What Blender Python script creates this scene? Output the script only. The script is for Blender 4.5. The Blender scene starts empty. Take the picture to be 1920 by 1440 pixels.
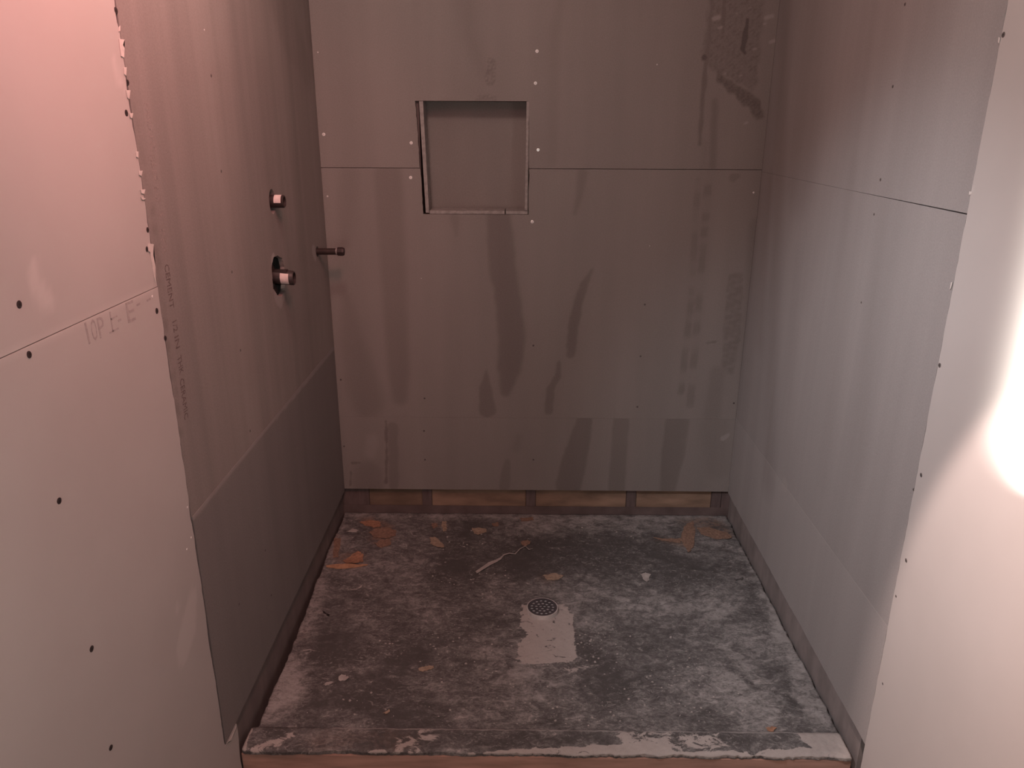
import bpy, bmesh, math, random
import numpy as np
from mathutils import Vector, Matrix

random.seed(7)
rng = np.random.default_rng(7)
S = bpy.context.scene
COL = S.collection

# ------------------------------------------------------------------ camera
CAM = np.array([-0.075, -2.7554, 1.47])
R_ = np.array([0.99994787, 0.00936254, 0.00407405])
U_ = np.array([-0.00688601, 0.32375028, 0.94611751])
F_ = np.array([-0.00753908, 0.94609624, -0.32379788])
FPX = 1441.95
cd = bpy.data.cameras.new('camera')
cam = bpy.data.objects.new('camera', cd)
COL.objects.link(cam)
cd.sensor_width = 36.0
cd.lens = FPX / 1920 * 36.0
cd.clip_start = 0.02
cam.matrix_world = Matrix(((R_[0], U_[0], -F_[0], CAM[0]), (R_[1], U_[1], -F_[1], CAM[1]),
                           (R_[2], U_[2], -F_[2], CAM[2]), (0, 0, 0, 1)))
S.camera = cam

# ------------------------------------------------------------------ view and light
S.view_settings.view_transform = 'Standard'
S.view_settings.look = 'None'
S.view_settings.gamma = 1.0
S.view_settings.use_curve_mapping = False
S.view_settings.exposure = -0.06

w = bpy.data.worlds.new('dim_house_daylight')
S.world = w
w.use_nodes = True
w.node_tree.nodes['Background'].inputs[0].default_value = (1.0, 0.86, 0.80, 1)
w.node_tree.nodes['Background'].inputs[1].default_value = 0.02


def lamp(name, kind, loc, energy, color, **kw):
    d = bpy.data.lights.new(name, kind)
    d.energy = energy
    d.color = color
    for k, v in kw.items():
        if k != 'aim':
            setattr(d, k, v)
    o = bpy.data.objects.new(name, d)
    o.location = loc
    if 'aim' in kw:
        o.rotation_euler = (Vector(kw['aim']) - Vector(loc)).to_track_quat('-Z', 'Y').to_euler()
    COL.objects.link(o)
    return o


# tube work lamp standing by the right wall, a narrow spot beam on it, added reddish fills for flare glow up left, other added fills
lamp('work_lamp', 'AREA', (0.70, -1.70, 1.27), 5.5, (1.0, 0.95, 0.88), shape='RECTANGLE', size=0.02, size_y=0.70,
     spread=math.radians(42), aim=(0.762, -1.605, 1.27))
lamp('spot_beam', 'SPOT', (0.25, -1.80, 1.70), 116.0, (1.0, 0.755, 0.69), shadow_soft_size=0.02,
     spot_size=math.radians(29), spot_blend=0.45, aim=(0.762, -1.604, 0.70))
lamp('flare_fill', 'SPOT', (-0.15, -1.60, 2.22), 54.0, (1.0, 0.38, 0.33), shadow_soft_size=0.12,  # added source imitating a lens-flare glow at upper left
     spot_size=math.radians(110), spot_blend=1.0, aim=(-0.762, -1.25, 1.65))
lamp('flare_fill_point', 'POINT', (-0.50, -1.75, 2.05), 7.0, (1.0, 0.34, 0.42), shadow_soft_size=0.08)  # second added source for the same flare glow
lamp('upper_left_fill', 'POINT', (-0.45, -1.10, 2.20), 15.3, (1.0, 0.72, 0.64), shadow_soft_size=0.08)  # added warm fill over the upper left, not a real bulb
lamp('right_boards_fill', 'SPOT', (-0.60, -1.75, 2.05), 100.0, (0.90, 0.94, 1.0), shadow_soft_size=0.06,  # added fill spot brightening the right wall boards
     spot_size=math.radians(58), spot_blend=1.0, aim=(0.762, -0.92, 0.58))
lamp('right_drywall_fill', 'SPOT', (0.20, -1.95, 2.25), 14.0, (0.80, 1.0, 1.0), shadow_soft_size=0.06,  # added fill spot lifting the top of the right drywall
     spot_size=math.radians(48), spot_blend=1.0, aim=(0.762, -1.40, 1.62))
lamp('phone_light', 'POINT', (-0.05, -2.78, 1.53), 9.0, (0.85, 1.0, 0.95), shadow_soft_size=0.012)
lamp('low_left_fill', 'AREA', (-0.48, -2.55, 0.95), 4.6, (1.0, 0.74, 0.66), shape='DISK', size=0.35,  # added low fill at left, aimed across at the right wall
     aim=(0.762, -0.75, 0.65))

# ------------------------------------------------------------------ constants of the place
W = 0.762          # face of the boards left and right
TB = 0.0127        # board thickness
SF = W + TB + 0.001  # face of the framing
ZP = -0.03         # shower floor
ZC = -0.02         # top of the curb
ZF = -0.17         # room floor
ZT = 2.44
ZB = 0.082         # bottom edge of the cement boards


def bp(px, py, ax, val):
    d = R_ * (px - 960) / FPX + U_ * (720 - py) / FPX + F_
    t = (val - CAM[ax]) / d[ax]
    return CAM + t * d


def on(plane, p):
    """photo point -> (u, v) on the plane of a surface"""
    if plane == 'L':
        q = bp(p[0], p[1], 0, -W); return q[1], q[2]
    if plane == 'R':
        q = bp(p[0], p[1], 0, W); return q[1], q[2]
    if plane == 'B':
        q = bp(p[0], p[1], 1, 0.0); return q[0], q[2]
    if plane == 'P':
        q = bp(p[0], p[1], 2, ZP); return q[0], q[1]
    if plane == 'C':
        q = bp(p[0], p[1], 2, ZC); return q[0], q[1]


def to3(plane, u, v, n):
    """(u, v) on a surface and height n out of it -> world"""
    if plane == 'L': return (-W + n, u, v)
    if plane == 'R': return (W - n, u, v)
    if plane == 'B': return (u, -n, v)
    if plane == 'P': return (u, v, ZP + n)
    if plane == 'C': return (u, v, ZC + n)


# ------------------------------------------------------------------ object helpers
def tag(o, label=None, cat=None, group=None, kind=None):
    if label: o['label'] = label
    if cat: o['category'] = cat
    if group: o['group'] = group
    if kind: o['kind'] = kind
    return o


def empty(name, loc, label, cat, group=None):
    o = bpy.data.objects.new(name, None)
    o.empty_display_size = 0.02
    o.location = loc
    COL.objects.link(o)
    return tag(o, label, cat, group)


def link(name, me, mat, parent=None, base=None):
    """link a mesh given in world coordinates, origin at its base"""
    if base is None:
        co = np.empty(len(me.vertices) * 3)
        me.vertices.foreach_get('co', co)
        co = co.reshape(-1, 3)
        base = (co.min(0) + co.max(0)) / 2
        base[2] = co[:, 2].min()
    base = Vector([float(x) for x in base])
    me.transform(Matrix.Translation(-base))
    if mat: me.materials.append(mat)
    o = bpy.data.objects.new(name, me)
    COL.objects.link(o)
    if parent:
        o.parent = parent
        pl = parent.location if parent.parent is None else parent.location + parent.parent.location
        o.location = base - pl
    else:
        o.location = base
    return o


def mesh_np(name, V, Fc, smooth=False):
    me = bpy.data.meshes.new(name)
    me.from_pydata([tuple(map(float, v)) for v in V], [], [tuple(int(i) for i in f) for f in Fc])
    me.update()
    if smooth:
        me.polygons.foreach_set('use_smooth', [True] * len(me.polygons))
    return me


def fix(bm):
    bmesh.ops.recalc_face_normals(bm, faces=bm.faces)


def box(name, a, b, mat, parent=None, bevel=0.0):
    bm = bmesh.new()
    bmesh.ops.create_cube(bm, size=1)
    for v in bm.verts:
        v.co = Vector([(a[i] + b[i]) / 2 + v.co[i] * (b[i] - a[i]) for i in range(3)])
    if bevel:
        bmesh.ops.bevel(bm, geom=list(bm.edges), offset=bevel, segments=2, affect='EDGES')
    fix(bm)
    me = bpy.data.meshes.new(name)
    bm.to_mesh(me); bm.free()
    return link(name, me, mat, parent)


def prism(name, plane, pts, n0, n1, mat, parent=None, pix=True, wob=0.0, bevel=0.0):
    """solid with an outline on a surface, from height n0 to n1 (n1 may be a function of (u, v))"""
    uv = [on(plane, p) for p in pts] if pix else pts
    bm = bmesh.new()
    lo = [bm.verts.new(to3(plane, u, v, n0)) for u, v in uv]
    hi = [bm.verts.new(to3(plane, u, v, (n1(u, v) if callable(n1) else n1) + random.uniform(-wob, wob))) for u, v in uv]
    n = len(uv)
    bm.faces.new(lo)
    top = bm.faces.new(hi)
    for i in range(n):
        bm.faces.new((lo[i], lo[(i + 1) % n], hi[(i + 1) % n], hi[i]))
    if bevel:
        bmesh.ops.bevel(bm, geom=list(top.edges), offset=bevel, segments=1, affect='EDGES')
    bmesh.ops.triangulate(bm, faces=[f for f in bm.faces if len(f.verts) > 4])
    fix(bm)
    me = bpy.data.meshes.new(name)
    bm.to_mesh(me); bm.free()
    return link(name, me, mat, parent)


def lathe(name, prof, origin, axis, mat, parent=None, seg=28, smooth=True, ang=(0, 2 * math.pi)):
    """revolve (radius, along) around axis"""
    ax = Vector(axis).normalized()
    e1 = ax.orthogonal().normalized()
    if abs(ax.z) < 0.5:
        e1 = Vector((0, 0, 1))
    e2 = ax.cross(e1)
    full = abs(ang[1] - ang[0] - 2 * math.pi) < 1e-6
    n = seg if full else seg + 1
    V, Fc = [], []
    for i in range(n):
        a = ang[0] + (ang[1] - ang[0]) * i / seg
        d = e1 * math.cos(a) + e2 * math.sin(a)
        for r, h in prof:
            V.append(Vector(origin) + ax * h + d * r)
    m = len(prof)
    for i in range(seg):
        j = (i + 1) % n
        for k in range(m - 1):
            Fc.append((i * m + k, j * m + k, j * m + k + 1, i * m + k + 1))
    bm = bmesh.new()
    vs = [bm.verts.new(v) for v in V]
    for f in Fc:
        bm.faces.new([vs[i] for i in f])
    bmesh.ops.remove_doubles(bm, verts=bm.verts, dist=1e-6)
    fix(bm)
    me = bpy.data.meshes.new(name)
    bm.to_mesh(me); bm.free()
    if smooth:
        for p in me.polygons:
            p.use_smooth = True
        try:
            me.set_sharp_from_angle(angle=math.radians(35))
        except Exception:
            pass
    return link(name, me, mat, parent)


# ------------------------------------------------------------------ materials
def nodes(name, rough=0.85, spec=0.25):
    m = bpy.data.materials.new(name)
    m.use_nodes = True
    nt = m.node_tree
    b = nt.nodes['Principled BSDF']
    b.inputs['Roughness'].default_value = rough
    b.inputs['Specular IOR Level'].default_value = spec
    return m, nt, b


def N(nt, t, **kw):
    n = nt.nodes.new(t)
    for k, v in kw.items():
        if k in n.inputs.keys():
            n.inputs[k].default_value = v
        else:
            setattr(n, k, v)
    return n


def math_(nt, op, a, b=None, clamp=False):
    n = nt.nodes.new('ShaderNodeMath'); n.operation = op; n.use_clamp = clamp
    for i, x in enumerate((a, b)):
        if x is None: continue
        if isinstance(x, (int, float)): n.inputs[i].default_value = x
        else: nt.links.new(x, n.inputs[i])
    return n.outputs[0]


def pos(nt, scale=(1, 1, 1)):
    g = nt.nodes.new('ShaderNodeNewGeometry')
    mp = nt.nodes.new('ShaderNodeMapping')
    mp.inputs['Scale'].default_value = scale
    nt.links.new(g.outputs['Position'], mp.inputs['Vector'])
    return mp.outputs[0]


def noise(nt, vec, scale, detail=4, rough=0.55, dist=0.0):
    n = N(nt, 'ShaderNodeTexNoise')
    n.inputs['Scale'].default_value = scale
    n.inputs['Detail'].default_value = detail
    n.inputs['Roughness'].default_value = rough
    n.inputs['Distortion'].default_value = dist
    nt.links.new(vec, n.inputs['Vector'])
    return n.outputs['Fac']


def ramp(nt, fac, stops):
    r = nt.nodes.new('ShaderNodeValToRGB')
    el = r.color_ramp.elements
    el[0].position, el[0].color = stops[0][0], (*stops[0][1], 1)
    el[1].position, el[1].color = stops[1][0], (*stops[1][1], 1)
    for p, c in stops[2:]:
        e = el.new(p); e.color = (*c, 1)
    nt.links.new(fac, r.inputs['Fac'])
    return r.outputs['Color']


def mix(nt, fac, a, b, mode='MIX'):
    n = nt.nodes.new('ShaderNodeMix'); n.data_type = 'RGBA'; n.blend_type = mode
    for sock, x in ((0, fac), (6, a), (7, b)):
        if isinstance(x, (int, float)): n.inputs[sock].default_value = x
        elif isinstance(x, tuple): n.inputs[sock].default_value = (*x, 1)
        else: nt.links.new(x, n.inputs[sock])
    return n.outputs[2]


def attr(nt, name):
    a = nt.nodes.new('ShaderNodeAttribute'); a.attribute_name = name
    return a.outputs['Fac']


def bump(nt, b, h, strength, dist):
    n = nt.nodes.new('ShaderNodeBump')
    n.inputs['Strength'].default_value = strength
    n.inputs['Distance'].default_value = dist
    nt.links.new(h, n.inputs['Height'])
    nt.links.new(n.outputs[0], b.inputs['Normal'])


def cement_material(name, base, streak=(9, 9, 0.55), amount=0.5):
    m, nt, b = nodes(name, 0.75, 0.3)
    s1 = noise(nt, pos(nt, streak), 1.0, 3, 0.5)
    s2 = noise(nt, pos(nt, (streak[0] * 3.2, streak[1] * 3.2, streak[2] * 1.6)), 1.0, 2, 0.5)
    bl = noise(nt, pos(nt), 2.2, 3, 0.5)
    f = math_(nt, 'ADD', math_(nt, 'MULTIPLY', s1, 0.62), math_(nt, 'MULTIPLY', s2, 0.2))
    f = math_(nt, 'ADD', f, math_(nt, 'MULTIPLY', bl, 0.18))
    d = 1 - amount
    c = ramp(nt, f, [(0.34, tuple(x * d for x in base)), (0.66, tuple(x * (1 + amount * 0.55) for x in base))])
    t = attr(nt, 'tone')        # dampness and grime in the board's face: 0 none, 1 fully dark
    c = mix(nt, math_(nt, 'MULTIPLY', t, 1.0, True), c, mix(nt, 1.0, c, (0.62, 0.585, 0.57), 'MULTIPLY'))
    c = mix(nt, math_(nt, 'MULTIPLY', math_(nt, 'SUBTRACT', t, 1.0), 2.0, True), c, (0.075, 0.062, 0.058))
    l = attr(nt, 'dust')        # pale cement dust left on the face
    c = mix(nt, math_(nt, 'MULTIPLY', l, 1.0, True), c, (0.36, 0.33, 0.31))
    fine = noise(nt, pos(nt), 260, 3, 0.6)
    c = mix(nt, 0.10, c, ramp(nt, fine, [(0.3, (0.05, 0.05, 0.05)), (0.7, (0.45, 0.43, 0.42))]))
    nt.links.new(c, b.inputs['Base Color'])
    bump(nt, b, fine, 0.10, 0.001)
    return m


def plain(name, col, rough=0.6, var=0.12, scale=30.0, metal=0.0, spec=0.3, stretch=(1, 1, 1), bmp=0.0):
    m, nt, b = nodes(name, rough, spec)
    b.inputs['Metallic'].default_value = metal
    n = noise(nt, pos(nt, stretch), scale, 4)
    nt.links.new(ramp(nt, n, [(0.3, tuple(x * (1 - var) for x in col)), (0.7, tuple(min(1, x * (1 + var)) for x in col))]),
                 b.inputs['Base Color'])
    if bmp: bump(nt, b, n, bmp, 0.002)
    return m


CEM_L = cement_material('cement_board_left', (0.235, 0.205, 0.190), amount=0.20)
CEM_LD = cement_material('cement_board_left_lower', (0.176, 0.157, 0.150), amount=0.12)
CEM_B = cement_material('cement_board_back', (0.235, 0.208, 0.192), (5, 5, 0.5), amount=0.13)
CEM_R = cement_material('cement_board_right', (0.280, 0.261, 0.252), (7, 7, 0.35), amount=0.13)
CEM_RL = cement_material('cement_board_right_lower', (0.300, 0.280, 0.270), (7, 7, 0.35), amount=0.12)  # right board colour lightened to stand in for light low on the wall
CEM_N = cement_material('cement_board_niche', (0.235, 0.205, 0.188), (4, 4, 0.6), amount=0.15)
CEM_EDGE = plain('cement_board_cut_edge', (0.30, 0.275, 0.26), 0.9, 0.25, 60, bmp=0.4)


def drywall_material():
    m, nt, b = nodes('drywall_paper', 0.6, 0.35)
    n = noise(nt, pos(nt), 3.0, 4, 0.5)
    c = ramp(nt, n, [(0.3, (0.40, 0.37, 0.35)), (0.7, (0.44, 0.41, 0.39))])
    l = attr(nt, 'dust')
    c = mix(nt, math_(nt, 'MULTIPLY', l, 1.0, True), c, (0.58, 0.545, 0.52))
    t = attr(nt, 'tone')
    c = mix(nt, math_(nt, 'MULTIPLY', t, 1.0, True), c, (0.29, 0.26, 0.25))
    nt.links.new(c, b.inputs['Base Color'])
    bump(nt, b, noise(nt, pos(nt), 180, 3), 0.05, 0.001)
    return m


DRY = drywall_material()
INK_D = plain('faint_blue_grey_ink', (0.335, 0.300, 0.285), 0.85, 0.2, 220)
PAPER = plain('torn_white_paper', (0.53, 0.49, 0.46), 0.9, 0.1, 80)
GYP = plain('gypsum_dust', (0.62, 0.57, 0.53), 0.9, 0.12, 80)
ZINC = plain('zinc_screw', (0.95, 0.93, 0.90), 0.24, 0.02, 200, metal=0.25, spec=0.9)  # near-white base puts the bright glint into the colour
BLACKSCREW = plain('black_phosphate_screw', (0.035, 0.025, 0.025), 0.5, 0.2, 200)
RUSTSCREW = plain('dull_screw', (0.10, 0.085, 0.08), 0.6, 0.2, 200)
DARK = plain('dark_recess', (0.02, 0.016, 0.015), 0.8, 0.2, 50)
INK = plain('grey_ink', (0.115, 0.085, 0.078), 0.85, 0.5, 220)
INK_L = plain('pale_grey_ink', (0.24, 0.205, 0.19), 0.85, 0.35, 220)
STUD = plain('shadowed_stud_lumber', (0.125, 0.092, 0.088), 0.85, 0.25, 8, stretch=(6, 6, 1))
BLOCK_L = plain('left_blocking', (0.175, 0.140, 0.132), 0.85, 0.15, 8, stretch=(1, 2, 1))
PLY_SHADED = plain('shaded_brown_sheathing', (0.170, 0.118, 0.085), 0.85, 0.3, 5, stretch=(1.2, 1, 4))  # copy of the sheathing with the left bay's shade put into its colour
PLY = plain('brown_sheathing', (0.26, 0.175, 0.125), 0.85, 0.35, 5, stretch=(1.2, 1, 4))
LINER = plain('dark_pan_liner', (0.125, 0.092, 0.087), 0.7, 0.25, 12)
BLOCK_R = plain('right_blocking', (0.215, 0.187, 0.178), 0.85, 0.2, 8, stretch=(1, 2, 1))
CURBWOOD = plain('curb_lumber', (0.44, 0.268, 0.215), 0.75, 0.22, 6, stretch=(1.2, 3, 9))
PIPE = plain('dark_brown_pipe', (0.044, 0.028, 0.026), 0.45, 0.25, 40, metal=0.2)
CAPM = plain('dark_brown_cap', (0.038, 0.025, 0.024), 0.45, 0.25, 40)
GUARD = plain('dark_plastic_guard', (0.038, 0.026, 0.025), 0.45, 0.2, 40)
STICKER = plain('white_sticker', (0.66, 0.56, 0.53), 0.6, 0.10, 90)
STICKINK = plain('sticker_print', (0.42, 0.33, 0.31), 0.7, 0.1, 90)
DRAINMETAL = plain('dark_chrome_strainer', (0.060, 0.055, 0.060), 0.45, 0.2, 60, metal=0.0, spec=0.4)
PVC = plain('dusty_white_pvc', (0.46, 0.43, 0.41), 0.7, 0.15, 60)
ORANGE = plain('orange_scrap', (0.30, 0.160, 0.100), 0.85, 0.32, 130)
PALE_ORANGE = plain('pale_orange_sliver', (0.40, 0.235, 0.140), 0.85, 0.2, 90)
ORANGE_D = plain('dusty_orange_scrap', (0.215, 0.137, 0.100), 0.88, 0.34, 130)
TAN = plain('tan_scrap', (0.285, 0.215, 0.160), 0.88, 0.28, 110)
WHITE = plain('white_scrap', (0.36, 0.325, 0.305), 0.9, 0.15, 60)
CONC = plain('room_subfloor', (0.22, 0.17, 0.14), 0.9, 0.2, 12)
CEIL = plain('ceiling_board', (0.45, 0.42, 0.40), 0.8, 0.05, 8)


def mortar_material(name, curb=False):
    m, nt, b = nodes(name, 0.88, 0.2)
    p = pos(nt)
    big = noise(nt, p, 6.5, 5, 0.6, 0.5)
    mid = noise(nt, pos(nt, (1, 1.5, 1)), 24, 7, 0.72, 0.8)
    fine = noise(nt, pos(nt, (1, 1.3, 1)), 120, 5, 0.72)
    f = math_(nt, 'ADD', math_(nt, 'MULTIPLY', big, 0.30), math_(nt, 'MULTIPLY', mid, 0.45))
    f = math_(nt, 'ADD', f, math_(nt, 'MULTIPLY', fine, 0.25))
    lite = attr(nt, 'dust')
    dark = attr(nt, 'tone')
    f2 = math_(nt, 'ADD', f, math_(nt, 'MULTIPLY', math_(nt, 'SUBTRACT', lite, dark), 0.13))
    c = ramp(nt, f2, [(0.425, (0.076, 0.070, 0.068)), (0.645, (0.325, 0.308, 0.296)), (0.478, (0.104, 0.097, 0.095)),
                      (0.524, (0.152, 0.143, 0.139)), (0.575, (0.235, 0.222, 0.214))])
    # flaky pale residue
    fl = noise(nt, pos(nt, (1, 1.8, 1)), 48, 7, 0.78, 1.4)
    gate = noise(nt, p, 7.0, 3, 0.5)
    fm = math_(nt, 'MULTIPLY', math_(nt, 'SUBTRACT', fl, 0.555), 22.0, True)
    fm = math_(nt, 'MULTIPLY', fm, math_(nt, 'MULTIPLY', math_(nt, 'SUBTRACT', gate, 0.38), 8.0, True))
    c = mix(nt, math_(nt, 'MULTIPLY', fm, 0.62), c, (0.315, 0.300, 0.288))
    # black crumbly pits
    pit = noise(nt, pos(nt, (1, 1.7, 1)), 52, 7, 0.76, 1.2)
    pm = math_(nt, 'MULTIPLY', math_(nt, 'SUBTRACT', 0.425, pit), 20.0, True)
    c = mix(nt, math_(nt, 'MULTIPLY', pm, 0.6), c, (0.060, 0.054, 0.053))
    pl = attr(nt, 'plaster')    # smooth pale thinset, broken where it has flaked off
    pm2 = math_(nt, 'MULTIPLY', math_(nt, 'ADD', math_(nt, 'SUBTRACT', pl, 0.5), math_(nt, 'MULTIPLY', math_(nt, 'SUBTRACT', mid, 0.5), 3.0)), 7.0, False)
    pm2 = math_(nt, 'ADD', pm2, 0.5, True)
    c = mix(nt, pm2, c, mix(nt, fine, (0.315, 0.285, 0.265), (0.43, 0.39, 0.365)))
    o = attr(nt, 'rust')        # orange smears rubbed into the mortar
    om = math_(nt, 'MULTIPLY', o, math_(nt, 'MULTIPLY', math_(nt, 'SUBTRACT', mid, 0.40), 6.0, True))
    c = mix(nt, math_(nt, 'MULTIPLY', om, 0.7), c, (0.21, 0.125, 0.085))
    nt.links.new(c, b.inputs['Base Color'])
    bump(nt, b, math_(nt, 'ADD', mid, math_(nt, 'MULTIPLY', fine, 0.6)), 0.5, 0.004)
    return m


MORTAR = mortar_material('mortar_bed')
MORTAR_C = mortar_material('mortar_curb', True)


# ------------------------------------------------------------------ wear painted into real surfaces (damp, dust, grime shapes)
def lines(a, b, step, extra=()):
    n = max(1, int(round((b - a) / step)))
    s = list(np.linspace(a, b, n + 1))
    for e in extra:
        if a + 1e-6 < e < b - 1e-6:
            i = int(np.argmin([abs(x - e) for x in s]))
            if 0 < i < len(s) - 1: s[i] = e
            else: s.append(e)
    return np.array(sorted(set(s)))


def fbm(u, v, seed, sc):
    """cheap smooth noise in [-1, 1]"""
    r = np.random.default_rng(seed)
    out = np.zeros_like(u)
    for k in range(10):
        a = r.uniform(0, 6.283); f = sc * r.uniform(0.6, 2.4); ph = r.uniform(0, 6.283)
        out += np.sin((u * math.cos(a) + v * math.sin(a)) * f + ph)
    return out / 5.0


def jag(x, seed, amp, step):
    """ragged broken-edge offset along one direction"""
    r = np.random.default_rng(seed)
    k = np.arange(-4, 4, step)
    a = np.interp(x, k, r.normal(size=len(k)))
    k2 = np.arange(-4, 4, step * 5.3)
    return amp * (0.55 * a + 0.9 * np.interp(x, k2, r.normal(size=len(k2))))


def stroke(u, v, plane, pts, soft, seed=0, jag=0.0):
    """soft mask of a brushed shape along photo points (x, y, half width in px)"""
    out = np.zeros_like(u)
    P = []
    for x, y, r in pts:
        c = on(plane, (x, y)); e = on(plane, (x + r, y))
        P.append((c[0], c[1], math.hypot(e[0] - c[0], e[1] - c[1]) if plane != 'P' else abs(e[0] - c[0])))
    w_ = fbm(u, v, seed, 90) * jag
    if len(P) == 1: P = P * 2
    for (a0, b0, r0), (a1, b1, r1) in zip(P[:-1], P[1:]):
        dx, dy = a1 - a0, b1 - b0
        L = dx * dx + dy * dy
        t = np.clip(((u - a0) * dx + (v - b0) * dy) / L, 0, 1) if L > 1e-12 else np.zeros_like(u)
        d = np.hypot(u - a0 - t * dx, v - b0 - t * dy) - (r0 + t * (r1 - r0)) + w_
        m = np.clip(0.5 - d / soft, 0, 1)
        out = np.maximum(out, m * m * (3 - 2 * m))
    return out


def poly(u, v, plane, pts, soft, seed=0, jag=0.0):
    """soft mask of an outlined shape given in photo points"""
    P = [on(plane, p) for p in pts]
    ins = np.zeros(u.shape, bool)
    dist = np.full(u.shape, 9.0)
    n = len(P)
    for i in range(n):
        x0, y0 = P[i]; x1, y1 = P[(i + 1) % n]
        cond = ((y0 > v) != (y1 > v))
        xi = x0 + (v - y0) / (y1 - y0 + 1e-12) * (x1 - x0)
        ins ^= cond & (u < xi)
        dx, dy = x1 - x0, y1 - y0
        t = np.clip(((u - x0) * dx + (v - y0) * dy) / (dx * dx + dy * dy + 1e-12), 0, 1)
        dist = np.minimum(dist, np.hypot(u - x0 - t * dx, v - y0 - t * dy))
    d = np.where(ins, -dist, dist) + fbm(u, v, seed, 90) * jag
    m = np.clip(0.5 - d / soft, 0, 1)
    return m * m * (3 - 2 * m)


def sheet(name, plane, u0, u1, v0, v1, step, mat, th=TB, face=0.0, hole=None, extra_u=(), extra_v=(), paint=None,
          warp=None, contour=None, relief=None, parent=None):
    """a board with real thickness, cut-outs and worn face"""
    us, vs = lines(u0, u1, step, extra_u), lines(v0, v1, step, extra_v)
    nu, nv = len(us), len(vs)
    Ug, Vg = np.meshgrid(us, vs, indexing='ij')
    keep = np.ones((nu - 1, nv - 1), bool)
    cu, cv = (us[:-1] + us[1:]) / 2, (vs[:-1] + vs[1:]) / 2
    CU, CV = np.meshgrid(cu, cv, indexing='ij')
    if hole is not None:
        keep &= ~hole(CU, CV)
    if contour is not None:     # draw the rim of a cut-out onto its true outline
        k = np.zeros((nu + 1, nv + 1), bool); k[1:-1, 1:-1] = keep
        k[0, :] = k[1, :]; k[-1, :] = k[-2, :]; k[:, 0] = k[:, 1]; k[:, -1] = k[:, -2]
        cnt = k[:-1, :-1].astype(int) + k[1:, :-1] + k[:-1, 1:] + k[1:, 1:]
        edge = (cnt > 0) & (cnt < 4)
        Ug, Vg = contour(Ug, Vg, edge)
    base_u, base_v = Ug.copy(), Vg.copy()
    if warp is not None:
        Ug, Vg = warp(Ug, Vg, us, vs)
    rel = relief(Ug, Vg) if relief is not None else np.zeros_like(Ug)
    ids = np.arange(nu * nv).reshape(nu, nv)
    front = np.array([to3(plane, 0, 0, 0)])
    uu, vv, rr = Ug.ravel(), Vg.ravel(), rel.ravel()
    if plane == 'L':
        A = np.stack([-W + face + rr, uu, vv], 1); Bk = np.stack([np.full_like(uu, -W + face - th), uu, vv], 1)
    elif plane == 'R':
        A = np.stack([W - face - rr, uu, vv], 1); Bk = np.stack([np.full_like(uu, W - face + th), uu, vv], 1)
    elif plane == 'B':
        A = np.stack([uu, -face - rr, vv], 1); Bk = np.stack([uu, np.full_like(uu, -face + th), vv], 1)
    else:
        z = ZP if plane == 'P' else ZC
        A = np.stack([uu, vv, z + face + rr], 1); Bk = np.stack([uu, vv, np.full_like(uu, z + face - th)], 1)
    V = np.concatenate([A, Bk])
    off = nu * nv
    i, j = np.nonzero(keep)
    a, b, c, d = ids[i, j], ids[i + 1, j], ids[i + 1, j + 1], ids[i, j + 1]
    flip = plane in ('R', 'B')
    # (u, v) x order: L: y,z -> +x ; B: x,z -> -y ; R: y,z -> +x (needs flip) ; P: x,y -> +z
    q = np.stack([a, b, c, d], 1)
    if plane == 'R': q = q[:, ::-1]
    Fs = [q, q[:, ::-1] + off]
    kp = np.zeros((nu + 1, nv + 1), bool); kp[1:-1, 1:-1] = keep
    rim = []
    for di, dj, e in ((-1, 0, 'l'), (1, 0, 'r'), (0, -1, 'b'), (0, 1, 't')):
        m = keep & ~kp[1 + di:nu + di, 1 + dj:nv + dj]
        i, j = np.nonzero(m)
        if e == 'l': p, s = ids[i, j + 1], ids[i, j]
        if e == 'r': p, s = ids[i + 1, j], ids[i + 1, j + 1]
        if e == 'b': p, s = ids[i, j], ids[i + 1, j]
        if e == 't': p, s = ids[i + 1, j + 1], ids[i, j + 1]
        r = np.stack([s, p, p + off, s + off], 1)
        if plane == 'R': r = r[:, ::-1]
        rim.append(r)
    Fall = np.concatenate(Fs + rim)
    used = np.zeros(len(V), bool); used[Fall.ravel()] = True
    remap = np.cumsum(used) - 1
    V = V[used]; Fall = remap[Fall]
    me = bpy.data.meshes.new(name)
    me.vertices.add(len(V)); me.vertices.foreach_set('co', V.astype(np.float32).ravel())
    me.loops.add(Fall.size); me.loops.foreach_set('vertex_index', Fall.astype(np.int32).ravel())
    me.polygons.add(len(Fall))
    me.polygons.foreach_set('loop_start', np.arange(0, Fall.size, 4, dtype=np.int32))
    me.update(calc_edges=True)
    me.validate()
    layers = {}
    if paint is not None:
        layers = paint(Ug, Vg)
    for k in ('tone', 'dust', 'plaster', 'rust'):
        if k not in layers: continue
        arr = np.concatenate([layers[k].ravel(), np.zeros(off)])[used]
        at = me.attributes.new(k, 'FLOAT', 'POINT')
        at.data.foreach_set('value', arr.astype(np.float32))
    if relief is None:
        me.polygons.foreach_set('use_smooth', np.zeros(len(Fall), bool))
    else:
        nf = len(Fs[0])
        sm = np.zeros(len(Fall), bool); sm[:nf] = True
        me.polygons.foreach_set('use_smooth', sm)
    return link(name, me, mat, parent)


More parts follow.
